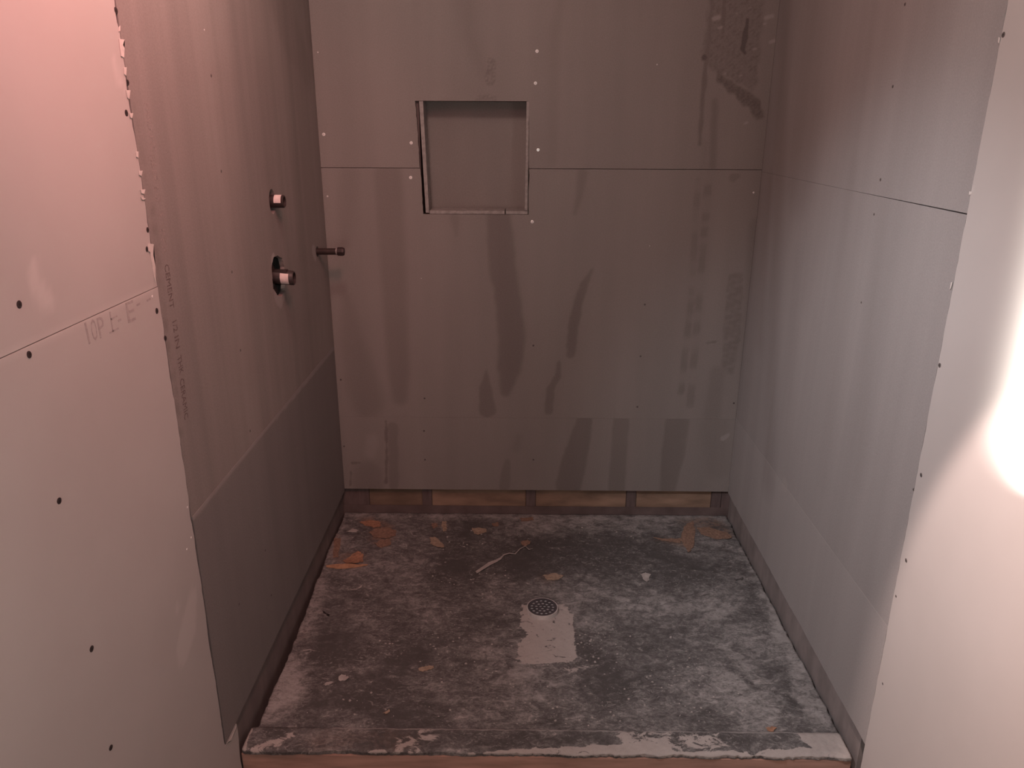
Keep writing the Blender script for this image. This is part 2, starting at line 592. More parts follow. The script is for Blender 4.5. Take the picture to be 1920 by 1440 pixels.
# ------------------------------------------------------------------ screws (one mesh of each kind, copied)
def screw_mesh(name, r, mat_head, mat_slot, proud):
    bm = bmesh.new()
    prof = [(0.0, proud), (r * 0.72, proud), (r, proud * 0.35), (r, -0.002), (0.0, -0.002)]
    n = 14
    rings = []
    for rad, h in prof:
        if rad == 0: rings.append([bm.verts.new((0, 0, h))])
        else: rings.append([bm.verts.new((rad * math.cos(2 * math.pi * k / n), rad * math.sin(2 * math.pi * k / n), h)) for k in range(n)])
    for k in range(n):
        bm.faces.new((rings[0][0], rings[1][k], rings[1][(k + 1) % n]))
        for a in (1, 2):
            bm.faces.new((rings[a][k], rings[a + 1][k], rings[a + 1][(k + 1) % n], rings[a][(k + 1) % n]))
        bm.faces.new((rings[4][0], rings[3][(k + 1) % n], rings[3][k]))
    fix(bm)
    for ax in (0, 1):           # the cross recess
        L, w2 = r * 0.5, r * 0.11
        sx, sy = (L, w2) if ax == 0 else (w2, L)
        f = bm.faces.new([bm.verts.new((x, y, proud + 0.00015 + ax * 0.00005)) for x, y in ((-sx, -sy), (sx, -sy), (sx, sy), (-sx, sy))])
        f.material_index = 1
    me = bpy.data.meshes.new(name)
    bm.to_mesh(me); bm.free()
    me.materials.append(mat_head); me.materials.append(mat_slot)
    return me


SC_ZINC = screw_mesh('screw', 0.0056, ZINC, STICKINK, 0.0012)
SC_ZINC_S = screw_mesh('screw_small', 0.0032, ZINC, STICKINK, 0.0010)
SC_BLACK = screw_mesh('screw_black', 0.0058, BLACKSCREW, DARK, 0.0006)
SC_DULL = screw_mesh('screw_dull', 0.0038, RUSTSCREW, DARK, 0.0006)


def screws(parent, plane, pts, me, face=0.0, sc=1.0):
    rot = {'L': Matrix.Rotation(math.pi / 2, 3, 'Y'), 'R': Matrix.Rotation(-math.pi / 2, 3, 'Y'),
           'B': Matrix.Rotation(math.pi / 2, 3, 'X')}[plane]
    for p in pts:
        u, v = on(plane, p)
        o = bpy.data.objects.new('screw', me)
        COL.objects.link(o)
        o.parent = parent
        q = 0.03 if me in (SC_ZINC, SC_ZINC_S) else 0.12
        tilt = Matrix.Rotation(random.uniform(-q, q), 3, 'X') @ Matrix.Rotation(random.uniform(-q, q), 3, 'Y')
        o.rotation_euler = (rot @ tilt @ Matrix.Rotation(random.uniform(0, 1.5), 3, 'Z')).to_euler()
        o.location = Vector(to3(plane, u, v, face)) - parent.location
        o.scale = (sc, sc, sc)


# ------------------------------------------------------------------ the setting: framing behind the boards, floor, ceiling
floor = tag(box('floor', (-1.0, -4.2, ZF - 0.05), (1.0, 0.12, ZF), CONC), kind='structure')
ceiling = tag(box('ceiling', (-1.0, -3.3, ZT), (1.0, 0.12, ZT + 0.03), CEIL), kind='structure')
wall_back = tag(box('wall_back', (-0.95, 0.104, ZF), (0.95, 0.118, ZT), PLY), kind='structure')
wall_left = tag(box('wall_left', (-0.880, -3.3, ZF), (-0.866, 0.103, ZT), PLY), kind='structure')
wall_right = tag(box('wall_right', (0.866, -3.3, ZF), (0.880, 0.103, ZT), PLY), kind='structure')
YS = TB + 0.001
for x in (-0.847, -0.436, -0.020, 0.382, 0.722, 0.762):
    box('stud', (x - 0.019, YS, ZF + 0.04), (x + 0.019, 0.1025, ZT - 0.002), STUD, wall_back, 0.001)
box('bottom_plate', (-0.866, YS, ZF + 0.001), (0.866, 0.1025, ZF + 0.039), STUD, wall_back)
for a, b_ in ((-0.668, -0.456), (-0.416, -0.040), (0.0, 0.362), (0.402, 0.702)):
    box('blocking', (a, YS + 0.006, ZF + 0.04), (b_, 0.10, 0.20), PLY_SHADED if a < -0.5 else PLY, wall_back, 0.001)
box('blocking', (-0.826, YS + 0.002, ZF + 0.04), (-0.669, 0.10, 0.20), STUD, wall_back, 0.001)
box('pan_liner_strip', (-0.775, YS - 0.0022, ZF + 0.04), (0.775, YS - 0.0002, 0.004), LINER, wall_back)
for sgn, wl, mt in ((-1, wall_left, BLOCK_L), (1, wall_right, BLOCK_R)):
    for y in (-0.05, -0.42, -0.83, -1.29, -1.68, -2.09, -2.5, -2.9, -3.27):
        a = (sgn * SF, sgn * 0.865)
        box('stud', (min(a), y - 0.019, 0.201 if y > -1.25 else ZF + 0.04), (max(a), y + 0.019, ZT - 0.002), STUD, wl, 0.001)
    a = (sgn * (SF - 0.0006), sgn * 0.865)
    box('blocking', (min(a), -1.242, ZF + 0.041), (max(a), 0.012, 0.20), mt, wl)

# ------------------------------------------------------------------ cement boards, back wall
NU0, NU1, NV0, NV1 = -0.424, -0.0425, 1.1575, 1.5325       # niche cut-out
BL = lambda *p: p


def niche_hole(u, v):
    return (u > NU0) & (u < NU1) & (v > NV0) & (v < NV1)


def niche_warp(Ug, Vg, us, vs):
    """the left side of the cut-out leans and is roughly sawn"""
    Ug = Ug.copy()
    k = np.clip(1 - np.abs(Ug - NU0) / 0.05, 0, 1)
    lean = 0.017 * np.clip((NV1 - Vg) / (NV1 - NV0), 0, 1) - 0.004
    Ug += k * (lean + jag(Vg, 68, 0.0011, 0.012))
    k2 = np.clip(1 - np.abs(Ug - NU1) / 0.05, 0, 1)
    Ug += k2 * jag(Vg, 69, 0.0011, 0.012)
    return Ug, Vg


def paint_back_mid(u, v):
    t = np.zeros_like(u); d = np.zeros_like(u)
    def S_(pts, soft, amt, seed=0, jag=0.0):
        np.maximum(t, stroke(u, v, 'B', pts, soft, seed, jag) * amt, out=t)
    S_([(728, 330, 26), (735, 450, 24), (742, 600, 22), (748, 700, 20), (750, 745, 14)], 0.035, 0.60)
    S_([(650, 560, 8), (660, 640, 22), (680, 720, 32), (690, 755, 30)], 0.05, 0.42)
    S_([(655, 330, 18), (650, 400, 16), (640, 480, 10)], 0.06, 0.25)
    S_([(935, 400, 22), (938, 450, 25), (945, 520, 25), (955, 580, 24), (960, 640, 25), (955, 690, 22), (948, 735, 9)], 0.022, 0.78, 3, 0.003)
    S_([(912, 695, 2), (910, 730, 12), (914, 768, 16)], 0.012, 0.75, 4, 0.002)
    S_([(1110, 505, 2), (1097, 530, 7), (1085, 565, 9), (1075, 610, 10), (1070, 665, 8)], 0.012, 0.78, 5, 0.002)
    S_([(1048, 680, 3), (1046, 705, 6), (1032, 730, 7), (1029, 770, 8)], 0.010, 0.75, 6, 0.002)
    S_([(1092, 325, 9), (1086, 370, 6), (1078, 400, 3)], 0.02, 0.55)
    S_([(852, 410, 9), (856, 440, 3)], 0.014, 0.35)
    # printing rubbed into two dotted columns and a wide faded block near the right corner
    for a, b_, amt in (((1308, 340, 6), (1296, 560, 6), 0.42), ((1296, 560, 6), (1277, 735, 6), 0.60),
                       ((1327, 345, 8), (1318, 470, 6), 0.50), ((1318, 470, 6), (1294, 760, 7), 0.55)):
        brk = np.clip(0.55 + 1.1 * fbm(u * 0.2, v, int(a[0]), 55), 0.1, 1)
        np.maximum(t, stroke(u, v, 'B', [a, b_], 0.010, 9, 0.002) * brk * amt, out=t)
    blk = np.clip(0.75 + 0.5 * fbm(u, v, 77, 160), 0.2, 1)
    np.maximum(t, poly(u, v, 'B', [(1366, 515), (1395, 512), (1388, 640), (1374, 700), (1352, 700), (1358, 600)], 0.012, 8, 0.003) * blk * 0.62, out=t)
    S_([(1418, 420, 12), (1405, 620, 12), (1398, 780, 14)], 0.03, 0.35)
    S_([(1345, 700, 14), (1335, 780, 16)], 0.03, 0.35)
    S_([(1326, 643, 2), (1342, 641, 2)], 0.004, 0.7)
    S_([(1375, 333, 8), (1384, 330, 4)], 0.008, 0.5)
    return {'tone': np.clip(t, 0, 1), 'dust': d}


def paint_back_low(u, v):
    t = np.zeros_like(u); d = np.zeros_like(u)
    def S_(pts, soft, amt, seed=0, jag=0.0):
        np.maximum(t, stroke(u, v, 'B', pts, soft, seed, jag) * amt, out=t)
    S_([(1096, 790, 15), (1086, 830, 20), (1075, 870, 24), (1066, 911, 24)], 0.014, 0.72, 2, 0.002)
    S_([(1165, 788, 15), (1161, 840, 15), (1156, 914, 16)], 0.014, 0.60, 3, 0.002)
    S_([(1270, 790, 22), (1262, 850, 22), (1252, 916, 14)], 0.016, 0.62, 3, 0.002)
    S_([(952, 865, 5), (948, 890, 9), (946, 911, 10)], 0.012, 0.55, 3, 0.002)
    S_([(972, 820, 6), (968, 840, 8)], 0.03, 0.3)
    S_([(736, 800, 9), (738, 850, 9), (738, 910, 9)], 0.014, 0.55, 3, 0.003)
    S_([(724, 790, 2), (725, 860, 2.4), (724, 905, 2.2)], 0.004, 0.95, 6, 0.0035)
    S_([(690, 890, 26), (690, 905, 28)], 0.03, 0.35)
    S_([(661, 868, 3), (675, 868, 2)], 0.004, 0.9, 7, 0.002)
    S_([(658, 885, 1.5), (657, 910, 2)], 0.004, 0.9, 7, 0.002)
    S_([(1340, 800, 26), (1345, 880, 20)], 0.05, 0.25)
    np.maximum(d, stroke(u, v, 'B', [(698, 825, 12), (694, 850, 10)], 0.03, 2, 0.003) * 0.25, out=d)
    np.maximum(d, stroke(u, v, 'B', [(1356, 822, 5), (1366, 815, 3)], 0.008, 2, 0.002) * 0.5, out=d)
    return {'tone': t, 'dust': d}


def paint_back_top(u, v):
    t = np.zeros_like(u); d = np.zeros_like(u)
    def S_(pts, soft, amt, seed=0, jag=0.0):
        np.maximum(t, stroke(u, v, 'B', pts, soft, seed, jag) * amt, out=t)
    sp = np.clip(0.6 + 0.8 * fbm(u, v, 5, 260), 0, 1)
    np.maximum(t, stroke(u, v, 'B', [(921, 118, 9), (918, 150, 10)], 0.010, 5, 0.005) * sp * 0.75, out=t)
    np.maximum(t, stroke(u, v, 'B', [(900, 188, 8), (925, 186, 8)], 0.010, 6, 0.005) * sp * 0.6, out=t)
    S_([(870, -40, 20), (880, 60, 16), (905, 130, 8)], 0.06, 0.3)
    S_([(1060, -40, 6), (1040, 60, 10), (1035, 300, 10)], 0.03, 0.25)
    # patched band at the right: dark outer edges, smeared dirt and drips, pale specks
    g = np.clip(0.72 + 0.5 * fbm(u, v, 11, 120), 0.15, 1)
    band = poly(u, v, 'B', [(1335, -60), (1440, -60), (1420, 150), (1410, 170), (1330, 130), (1318, 100)], 0.02, 12, 0.006)
    fine = np.clip(0.45 + 0.9 * fbm(u, v, 14, 330), 0, 1)
    np.maximum(t, band * (0.38 + 0.55 * g * fine), out=t)
    S_([(1336, -60, 5), (1334, 20, 4), (1330, 60, 4), (1318, 180, 4), (1312, 270, 4)], 0.008, 0.8, 3, 0.003)
    S_([(1360, -60, 5), (1356, 60, 4)], 0.008, 0.9, 5, 0.004)
    S_([(1322, 108, 5)], 0.006, 1.6, 4, 0.004)
    S_([(1402, 38, 3), (1396, 70, 6), (1392, 92, 4), (1397, 100, 2)], 0.006, 1.6, 4, 0.003)
    dia = poly(u, v, 'B', [(1345, 130), (1375, 155), (1405, 170), (1425, 190), (1432, 218), (1420, 226), (1405, 205), (1375, 180), (1345, 150)], 0.012, 4, 0.005)
    np.maximum(t, dia * np.clip(0.85 + 0.6 * fine * g, 0, 1.15), out=t)
    S_([(1340, 190, 6), (1336, 310, 7)], 0.02, 0.55, 7, 0.002)
    S_([(1324, 270, 6), (1320, 310, 6)], 0.03, 0.2)
    for x, y, r in ((1359, 138, 3), (1388, 142, 3), (1350, 52, 5), (1343, 34, 9), (1408, 62, 3), (1448, 78, 6), (1434, 44, 3), (1355, 117, 2),
                    (1381, 25, 2), (1398, 231, 4), (1415, 92, 3), (1405, 15, 4), (1425, -3, 5), (1442, 32, 10)):
        np.maximum(d, stroke(u, v, 'B', [(x - r * 0.6, y + r * 0.2, r * 0.35), (x + r * 0.6, y - r * 0.2, r * 0.45)], 0.006, int(x), 0.002) * 0.62, out=d)
    return {'tone': np.clip(t, 0, 1.35), 'dust': d}


b_low = tag(sheet('cement_board', 'B', -W + 0.0005, W - 0.0005, ZB, 0.3896, 0.004, CEM_B, paint=paint_back_low),
            'low strip of gray cement board on the back wall just above the floor gap', 'wall board')
b_mid = tag(sheet('cement_board', 'B', -W + 0.0005, W - 0.0005, 0.3900, 1.3130, 0.005, CEM_B, hole=niche_hole,
                  extra_u=(NU0, NU1), extra_v=(NV0,), paint=paint_back_mid, warp=niche_warp),
            'middle gray cement board of the back wall with dark damp streaks below the niche', 'wall board')
b_top = tag(sheet('cement_board', 'B', -W + 0.0005, W - 0.0005, 1.3149, 2.2, 0.0035, CEM_B, hole=niche_hole,
                  extra_u=(NU0, NU1), extra_v=(NV1,), paint=paint_back_top, warp=niche_warp),
            'top gray cement board of the back wall with a grimy smeared band at its right', 'wall board')
screws(b_top, 'B', [(1007, 96), (1004, 156), (1009, 281), (771, 268), (607, 252)], SC_ZINC)
screws(b_top, 'B', [(596, 98), (1232, 121)], SC_ZINC_S, sc=0.7)
screws(b_mid, 'B', [(998, 416), (770, 333)], SC_ZINC)
screws(b_mid, 'B', [(614, 368), (1413, 361)], SC_ZINC_S)
screws(b_mid, 'B', [(1218, 461), (790, 522)], SC_ZINC_S, sc=0.55)
screws(b_mid, 'B', [(639, 712), (796, 747), (1000, 648), (1195, 763), (1201, 668), (1209, 571), (1376, 756)], SC_DULL)
screws(b_low, 'B', [(645, 837), (795, 808), (797, 862), (1000, 862)], SC_DULL)

# ------------------------------------------------------------------ niche: a box of cement board strips set into the opening
ni = empty('shower_niche', (-0.232, 0.045, 1.158), 'recessed square niche lined with cement board strips in the back wall', 'niche')
ND = 0.088
sheet('back_panel', 'B', -0.412, -0.052, 1.1585, 1.5325, 0.02, CEM_N, th=0.010, face=-ND, parent=ni)


def strip(name, xs, zs, mat, y0=0.0015, y1=ND - 0.001):
    """xs = (left, right) at the top, (left, right) at the bottom"""
    (a, b_), (c, d_) = xs
    z0, z1 = zs
    V = [(c, y0, z0), (d_, y0, z0), (b_, y0, z1), (a, y0, z1), (c, y1, z0), (d_, y1, z0), (b_, y1, z1), (a, y1, z1)]
    bm = bmesh.new()
    vs = [bm.verts.new(v) for v in V]
    for f in ((0, 1, 2, 3), (5, 4, 7, 6), (4, 0, 3, 7), (1, 5, 6, 2), (3, 2, 6, 7), (4, 5, 1, 0)):
        bm.faces.new([vs[i] for i in f])
    bmesh.ops.bevel(bm, geom=list(bm.edges), offset=0.0006, segments=1, affect='EDGES')
    fix(bm)
    me = bpy.data.meshes.new(name)
    bm.to_mesh(me); bm.free()
    return link(name, me, mat, ni)


strip('left_strip', ((-0.4145, -0.4010), (-0.4035, -0.3915)), (1.1620, 1.5320), CEM_EDGE)
strip('right_strip', ((-0.0520, -0.0430), (-0.0550, -0.0445)), (1.1712, 1.5325), CEM_EDGE, 0.0022)
strip('bottom_strip', ((-0.3900, -0.1255), (-0.3900, -0.1255)), (1.1585, 1.1700), CEM_EDGE, 0.001)
strip('bottom_strip', ((-0.1215, -0.0440), (-0.1215, -0.0440)), (1.1585, 1.1695), CEM_EDGE, 0.001)
strip('top_strip', ((-0.4160, -0.0480), (-0.4160, -0.0480)), (1.5335, 1.5440), CEM_N, 0.0140)

# ------------------------------------------------------------------ cement boards, left wall, with the two sawn holes
H1 = (-0.571, 1.2545, 0.0270, 0.0345)     # round hole: y, z, radii
H2P = [(513, 482), (520, 479), (529, 484), (533, 500), (535, 530), (534, 545), (528, 557), (520, 553), (512, 540), (511, 520), (509, 500)]
H2 = [on('L', p) for p in H2P]
H3 = (-0.133, 1.0455, 0.018, 0.018)


def inside(u, v, P):
    ins = np.zeros(u.shape, bool)
    for k in range(len(P)):
        x0, y0 = P[k]; x1, y1 = P[(k + 1) % len(P)]
        ins ^= ((y0 > v) != (y1 > v)) & (u < x0 + (v - y0) / (y1 - y0 + 1e-12) * (x1 - x0))
    return ins


def left_holes(u, v):
    e = ((u - H1[0]) / H1[2]) ** 2 + ((v - H1[1]) / H1[3]) ** 2 < 1
    e3 = ((u - H3[0]) / H3[2]) ** 2 + ((v - H3[1]) / H3[3]) ** 2 < 1
    return e | e3 | inside(u, v, H2)


def left_contour(Ug, Vg, edge):
    Ug, Vg = Ug.copy(), Vg.copy()
    for h in (H1, H3):
        du, dv = (Ug - h[0]) / h[2], (Vg - h[1]) / h[3]
        r = np.hypot(du, dv)
        m = edge & (r < 1.6) & (r > 0.2)
        Ug[m] = h[0] + du[m] / r[m] * h[2]
        Vg[m] = h[1] + dv[m] / r[m] * h[3]
    m = edge & (np.abs(Ug - (-0.575)) < 0.06) & (np.abs(Vg - 1.04) < 0.085)
    for i, j in zip(*np.nonzero(m)):
        best = (9, 0, 0)
        for k in range(len(H2)):
            x0, y0 = H2[k]; x1, y1 = H2[(k + 1) % len(H2)]
            dx, dy = x1 - x0, y1 - y0
            t = min(1, max(0, ((Ug[i, j] - x0) * dx + (Vg[i, j] - y0) * dy) / (dx * dx + dy * dy)))
            q = (x0 + t * dx, y0 + t * dy)
            d = math.hypot(Ug[i, j] - q[0], Vg[i, j] - q[1])
            if d < best[0]: best = (d, *q)
        if best[0] < 0.012:
            Ug[i, j], Vg[i, j] = best[1] + random.uniform(-.0008, .0008), best[2] + random.uniform(-.0008, .0008)
    return Ug, Vg


def paint_left(u, v):
    t = np.zeros_like(u); d = np.zeros_like(u)
    brk = np.clip(0.6 + 0.9 * fbm(u, v, 21, 120), 0.05, 1)
    np.maximum(t, stroke(u, v, 'L', [(250, 185, 4), (268, 300, 5), (280, 360, 5)], 0.010, 3, 0.003) * brk * 0.25, out=t)
    np.maximum(t, stroke(u, v, 'L', [(284, 380, 4), (296, 470, 5), (303, 540, 5), (312, 620, 5), (322, 690, 6), (333, 780, 7), (342, 850, 6)], 0.012, 4, 0.003) * brk * 0.55, out=t)
    np.maximum(t, stroke(u, v, 'L', [(520, -30, 20), (545, 60, 16), (575, 132, 8)], 0.06, 3, 0.004) * 0.30, out=t)
    np.maximum(t, stroke(u, v, 'L', [(575, -40, 10), (582, 60, 8), (587, 133, 4)], 0.03, 3, 0.004) * 0.30, out=t)
    for x0, x1 in ((420, 470), (492, 520), (556, 585)):
        np.maximum(t, stroke(u, v, 'L', [(x0, 150, 14), (x1, 700, 12)], 0.09, 3, 0.004) * 0.16, out=t)
    np.maximum(d, stroke(u, v, 'L', [(512, 487, 4), (510, 500, 1)], 0.006, 3, 0.003), out=d)
    np.maximum(d, stroke(u, v, 'L', [(518, 554, 4), (525, 561, 5), (531, 556, 3)], 0.008, 3, 0.003) * 0.45, out=d)
    np.maximum(d, stroke(u, v, 'L', [(588, 470, 3), (591, 482, 2)], 0.006, 3, 0.002) * 0.6, out=d)
    return {'tone': t, 'dust': d}


l_up = tag(sheet('cement_board', 'L', -1.3165, -0.0005, 0.6748, 2.2, 0.005, CEM_L, hole=left_holes, contour=left_contour, paint=paint_left,
                 warp=None),
           'tall gray cement board on the left wall with two plumbing holes and printed edge', 'wall board')


def paint_left_low(u, v):
    d = stroke(u, v, 'L', [(360, 972, 3), (500, 800, 2.2), (560, 730, 1.6), (625, 652, 1.2)], 0.004, 3, 0.002) * 0.45
    np.maximum(d, (v > 0.6725) * np.clip(0.45 + 0.5 * fbm(u, v * 0, 23, 40), 0, 1) * np.clip(0.35 - u * 0.6, 0, 1), out=d)
    t = stroke(u, v, 'L', [(450, 1050, 6), (480, 1250, 6)], 0.2, 3) * 0.2
    return {'tone': t, 'dust': d}


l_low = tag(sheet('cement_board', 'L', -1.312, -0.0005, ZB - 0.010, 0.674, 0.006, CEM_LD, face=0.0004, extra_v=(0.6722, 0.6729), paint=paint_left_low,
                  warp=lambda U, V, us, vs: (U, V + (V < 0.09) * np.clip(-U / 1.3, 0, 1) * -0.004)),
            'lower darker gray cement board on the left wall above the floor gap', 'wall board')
screws(l_up, 'L', [(396, 142), (415, 321), (435, 510), (451, 657), (469, 808)], SC_DULL)
screws(l_up, 'L', [(383, 56)], SC_ZINC_S, sc=0.6)
screws(l_low, 'L', [(497, 1032), (448, 1133), (508, 1116)], SC_DULL, face=0.0004)


def text_on(parent, plane, runs, mat, name='printed_text'):
    """runs: (text, start px, end px, letter height m, upright?) printed on the face of a wall board"""
    for txt, p0, p1, hgt, face in runs:
        bm = bmesh.new()
        cu = bpy.data.curves.new('t', 'FONT')
        cu.body = txt; cu.size = 1.0; cu.resolution_u = 2
        ob = bpy.data.objects.new('t', cu)
        me = bpy.data.meshes.new_from_object(ob)
        bpy.data.objects.remove(ob); bpy.data.curves.remove(cu)
        xs = [v.co.x for v in me.vertices]; ys = [v.co.y for v in me.vertices]
        wd, y0, hh = max(xs) - min(xs), min(ys), max(ys) - min(ys)
        a = Vector(to3(plane, *on(plane, p0), face)); b_ = Vector(to3(plane, *on(plane, p1), face))
        ex = b_ - a
        nrm = Vector((1, 0, 0)) if plane == 'L' else Vector((0, -1, 0))
        ey = nrm.cross(ex.normalized()) * hgt / hh
        x0 = min(xs)
        for v in me.vertices:
            v.co = a + ex * ((v.co.x - x0) / wd) + ey * (v.co.y - y0)
        bm.from_mesh(me)
        bpy.data.meshes.remove(me)
        geo = bmesh.ops.extrude_face_region(bm, geom=list(bm.faces))
        vs = [g for g in geo['geom'] if isinstance(g, bmesh.types.BMVert)]
        bmesh.ops.translate(bm, verts=vs, vec=(0.0002, 0, 0) if plane == 'L' else (0, -0.0002, 0))
        fix(bm)
        me = bpy.data.meshes.new(name)
        bm.to_mesh(me); bm.free()
        link(name, me, mat, parent)


TH = 0.019
text_on(l_up, 'L', [('HANDLING', (271, 193), (283, 284), TH, 0.0001), ('FIBER', (281, 290), (288, 342), TH, 0.0001), ('& UP', (289, 350), (293, 382), TH, 0.0001),
                    ('F', (297, 404), (299, 413), TH, 0.0001), ('IBER', (299, 422), (305, 478), TH, 0.0001)], INK_L)
text_on(l_up, 'L', [('CEMENT', (308, 497), (319, 580), TH, 0.0001), ('1/2', (323, 604), (326, 624), TH, 0.0001), ('IN', (327, 632), (330, 655), TH, 0.0001),
                    ('THK', (332, 670), (337, 703), TH, 0.0001), ('CERAMIC', (337, 712), (346, 788), TH, 0.0001)], INK)

# ------------------------------------------------------------------ drywall, left wall
def paint_dry_l(u, v):
    d = stroke(u, v, 'L', [(63, 495, 7), (66, 530, 11), (78, 550, 13), (98, 566, 8)], 0.014, 3, 0.003) * 0.45
    np.maximum(d, stroke(u, v, 'L', [(98, 566, 8), (70, 580, 2)], 0.014, 3, 0.002) * 0.3, out=d)
    np.maximum(d, stroke(u, v, 'L', [(0, 671, 3), (285, 543, 3)], 0.005, 8, 0.001) * 0.25, out=d)
    np.maximum(d, stroke(u, v, 'L', [(360, 1125, 8), (352, 1180, 14), (344, 1215, 12), (337, 1240, 4)], 0.012, 3, 0.002) * 0.35, out=d)
    np.maximum(d, stroke(u, v, 'L', [(332, 1140, 4)], 0.012, 3, 0.002) * 0.3, out=d)
    np.maximum(d, stroke(u, v, 'L', [(214, 110, 3), (222, 150, 4), (233, 165, 2)], 0.012, 3, 0.002) * 0.4, out=d)
    return {'dust': d, 'tone': np.zeros_like(u)}


def foot_hole(u, v):
    return (u > -1.3175) & (v > 0.066)


def edge_warp(U, V, us, vs):
    U = U.copy()
    m = (U > -1.325) & (V > 0.07)
    U[m] -= np.abs(jag(V, 65, 0.0020, 0.014))[m]
    U = np.where((U > -1.26) & (V < 0.066), U + 0.004 * np.sin(V * 40), U)
    return U, V


dl_low = tag(sheet('drywall_sheet', 'L', -3.28, -1.244, ZF + 0.001, 1.1680, 0.012, DRY, face=0.0006, hole=foot_hole,
                   extra_u=(-1.3175,), extra_v=(0.066,), paint=paint_dry_l, warp=edge_warp),
             'lower pale drywall sheet on the left, below the slanting seam', 'drywall')
dl_up = tag(sheet('drywall_sheet', 'L', -3.28, -1.3175, 1.1695, 2.43, 0.012, DRY, face=0.0, paint=paint_dry_l, warp=edge_warp),
            'upper pale drywall sheet at left above the seam, lit pink toward its top', 'drywall')
screws(dl_up, 'L', [(36, 571), (237, 212), (217, 20)], SC_BLACK)
screws(dl_up, 'L', [(275, 467)], SC_BLACK, sc=0.9)
screws(l_up, 'L', [(239, 155), (277, 431)], SC_BLACK, sc=0.9)
screws(dl_low, 'L', [(54, 664), (110, 940), (171, 1217), (207, 1403), (293, 583), (309, 635)], SC_BLACK, face=0.0006)
screws(dl_low, 'L', [(285, 556), (351, 951), (350, 1030), (358, 1008)], SC_ZINC_S, face=0.0006, sc=0.8)
text_on(dl_low, 'L', [('1', (166, 646), (169, 644), 0.036, 0.0007), ('O', (174, 641), (184, 636), 0.036, 0.0007), ('P', (187, 635), (198, 629), 0.034, 0.0007),
                      ('I', (210, 622), (212, 621), 0.034, 0.0007), ('-', (205, 626), (222, 617), 0.003, 0.0007), ('-', (207, 600), (219, 594), 0.003, 0.0007),
                      ('-', (221, 604), (227, 601), 0.004, 0.0007), ('E', (240, 606), (254, 599), 0.036, 0.0007),
                      ('-', (256, 574), (262, 571), 0.004, 0.0007), ('-', (275, 566), (282, 562), 0.004, 0.0007)], INK_D)
# torn paper flaps along the cut edge
FLAPS = [[(222, 73), (232, 74), (229, 84), (232, 90), (231, 108), (226, 105), (224, 90)], [(231, 127), (236, 126), (235, 142), (232, 139)],
         [(235, 169), (243, 169), (241, 186), (238, 183)], [(241, 212), (248, 212), (246, 222), (243, 220)], [(254, 285), (258, 284), (258, 296), (255, 294)],
         [(259, 321), (266, 320), (264, 330), (260, 328)], [(262, 356), (271, 355), (269, 364), (264, 362)], [(263, 369), (272, 372), (268, 375), (265, 374)],
         [(276, 456), (287, 458), (286, 478), (290, 500), (291, 530), (288, 520), (283, 490), (281, 474), (277, 470)]]
for i, f in enumerate(FLAPS):
    up = f[0][1] < 540
    prism('torn_paper', 'L', f, 0.0003, 0.0016, PAPER, dl_up)
prism('torn_paper', 'L', [(222, 52), (224, 48), (224, 57), (222, 59)], 0.0003, 0.0016, PAPER, dl_up)
prism('torn_paper', 'L', [(433, 1388), (441, 1361), (440, 1367), (425, 1394), (423, 1392)], 0.0014, 0.0024, PAPER, dl_low)

# ------------------------------------------------------------------ right wall boards
def paint_right(u, v):
    t = np.zeros_like(u)
    for x0, y0, x1, y1, r, a in ((1475, -40, 1440, 900, 10, .40), (1530, -60, 1500, 330, 26, .26), (1600, 330, 1545, 900, 10, .16),
                                 (1560, 340, 1510, 560, 12, .14), (1650, 370, 1610, 900, 12, .12), (1495, 500, 1475, 900, 8, .15),
                                 (1445, 340, 1425, 640, 5, .4)):
        np.maximum(t, stroke(u, v, 'R', [(x0, y0, r), (x1, y1, r)], 0.10, 3) * a, out=t)
    d = stroke(u, v, 'R', [(1471, 909, 5)], 0.012, 2, 0.004) * 0.35
    np.maximum(d, ((v > 0.3932) & (v < 0.3951)) * np.clip(0.35 + 0.4 * fbm(u, v * 0, 24, 40), 0, 1), out=d)
    return {'tone': t, 'dust': d}


r_up = tag(sheet('cement_board', 'R', -1.285, -0.0005, 1.3075, 2.2, 0.006, CEM_R, paint=paint_right,
                 warp=lambda U, V, us, vs: (U, V + (V < 1.311) * 0.0022 * np.clip((-U - 0.75) / 0.5, 0, 1))),
           'top gray cement board on the right wall, open seam along its lower edge', 'wall board')
r_mid = tag(sheet('cement_board', 'R', -1.285, -0.0005, 0.3953, 1.3070, 0.006, CEM_R, paint=paint_right),
            'middle gray cement board on the right wall, faintly streaked, between two seams', 'wall board')
r_low = tag(sheet('cement_board', 'R', -1.285, -0.0005, ZB - 0.006, 0.3950, 0.006, CEM_RL, extra_v=(0.3928, 0.3936), face=0.0002, paint=paint_right,
                  warp=lambda U, V, us, vs: (U, V + (V < 0.08) * (np.clip(-U / 1.28, 0, 1) * -0.014 + jag(U, 66, 0.0012, 0.02)))),
            'low gray cement board on the right wall beside the shower floor', 'wall board')
screws(r_up, 'R', [(1697, 8), (1674, 162), (1651, 337)], SC_DULL)
screws(r_mid, 'R', [(1639, 402), (1615, 567)], SC_DULL, sc=0.8)


def paint_dry_r(u, v):
    d = np.zeros_like(u)
    for x, y, r in ((1875, 75, 3), (1822, 362, 4), (1797, 440, 4), (1783, 538, 3)):
        np.maximum(d, stroke(u, v, 'R', [(x, y, r)], 0.008, int(x), 0.003) * 0.3, out=d)
    return {'dust': d, 'tone': np.zeros_like(u)}


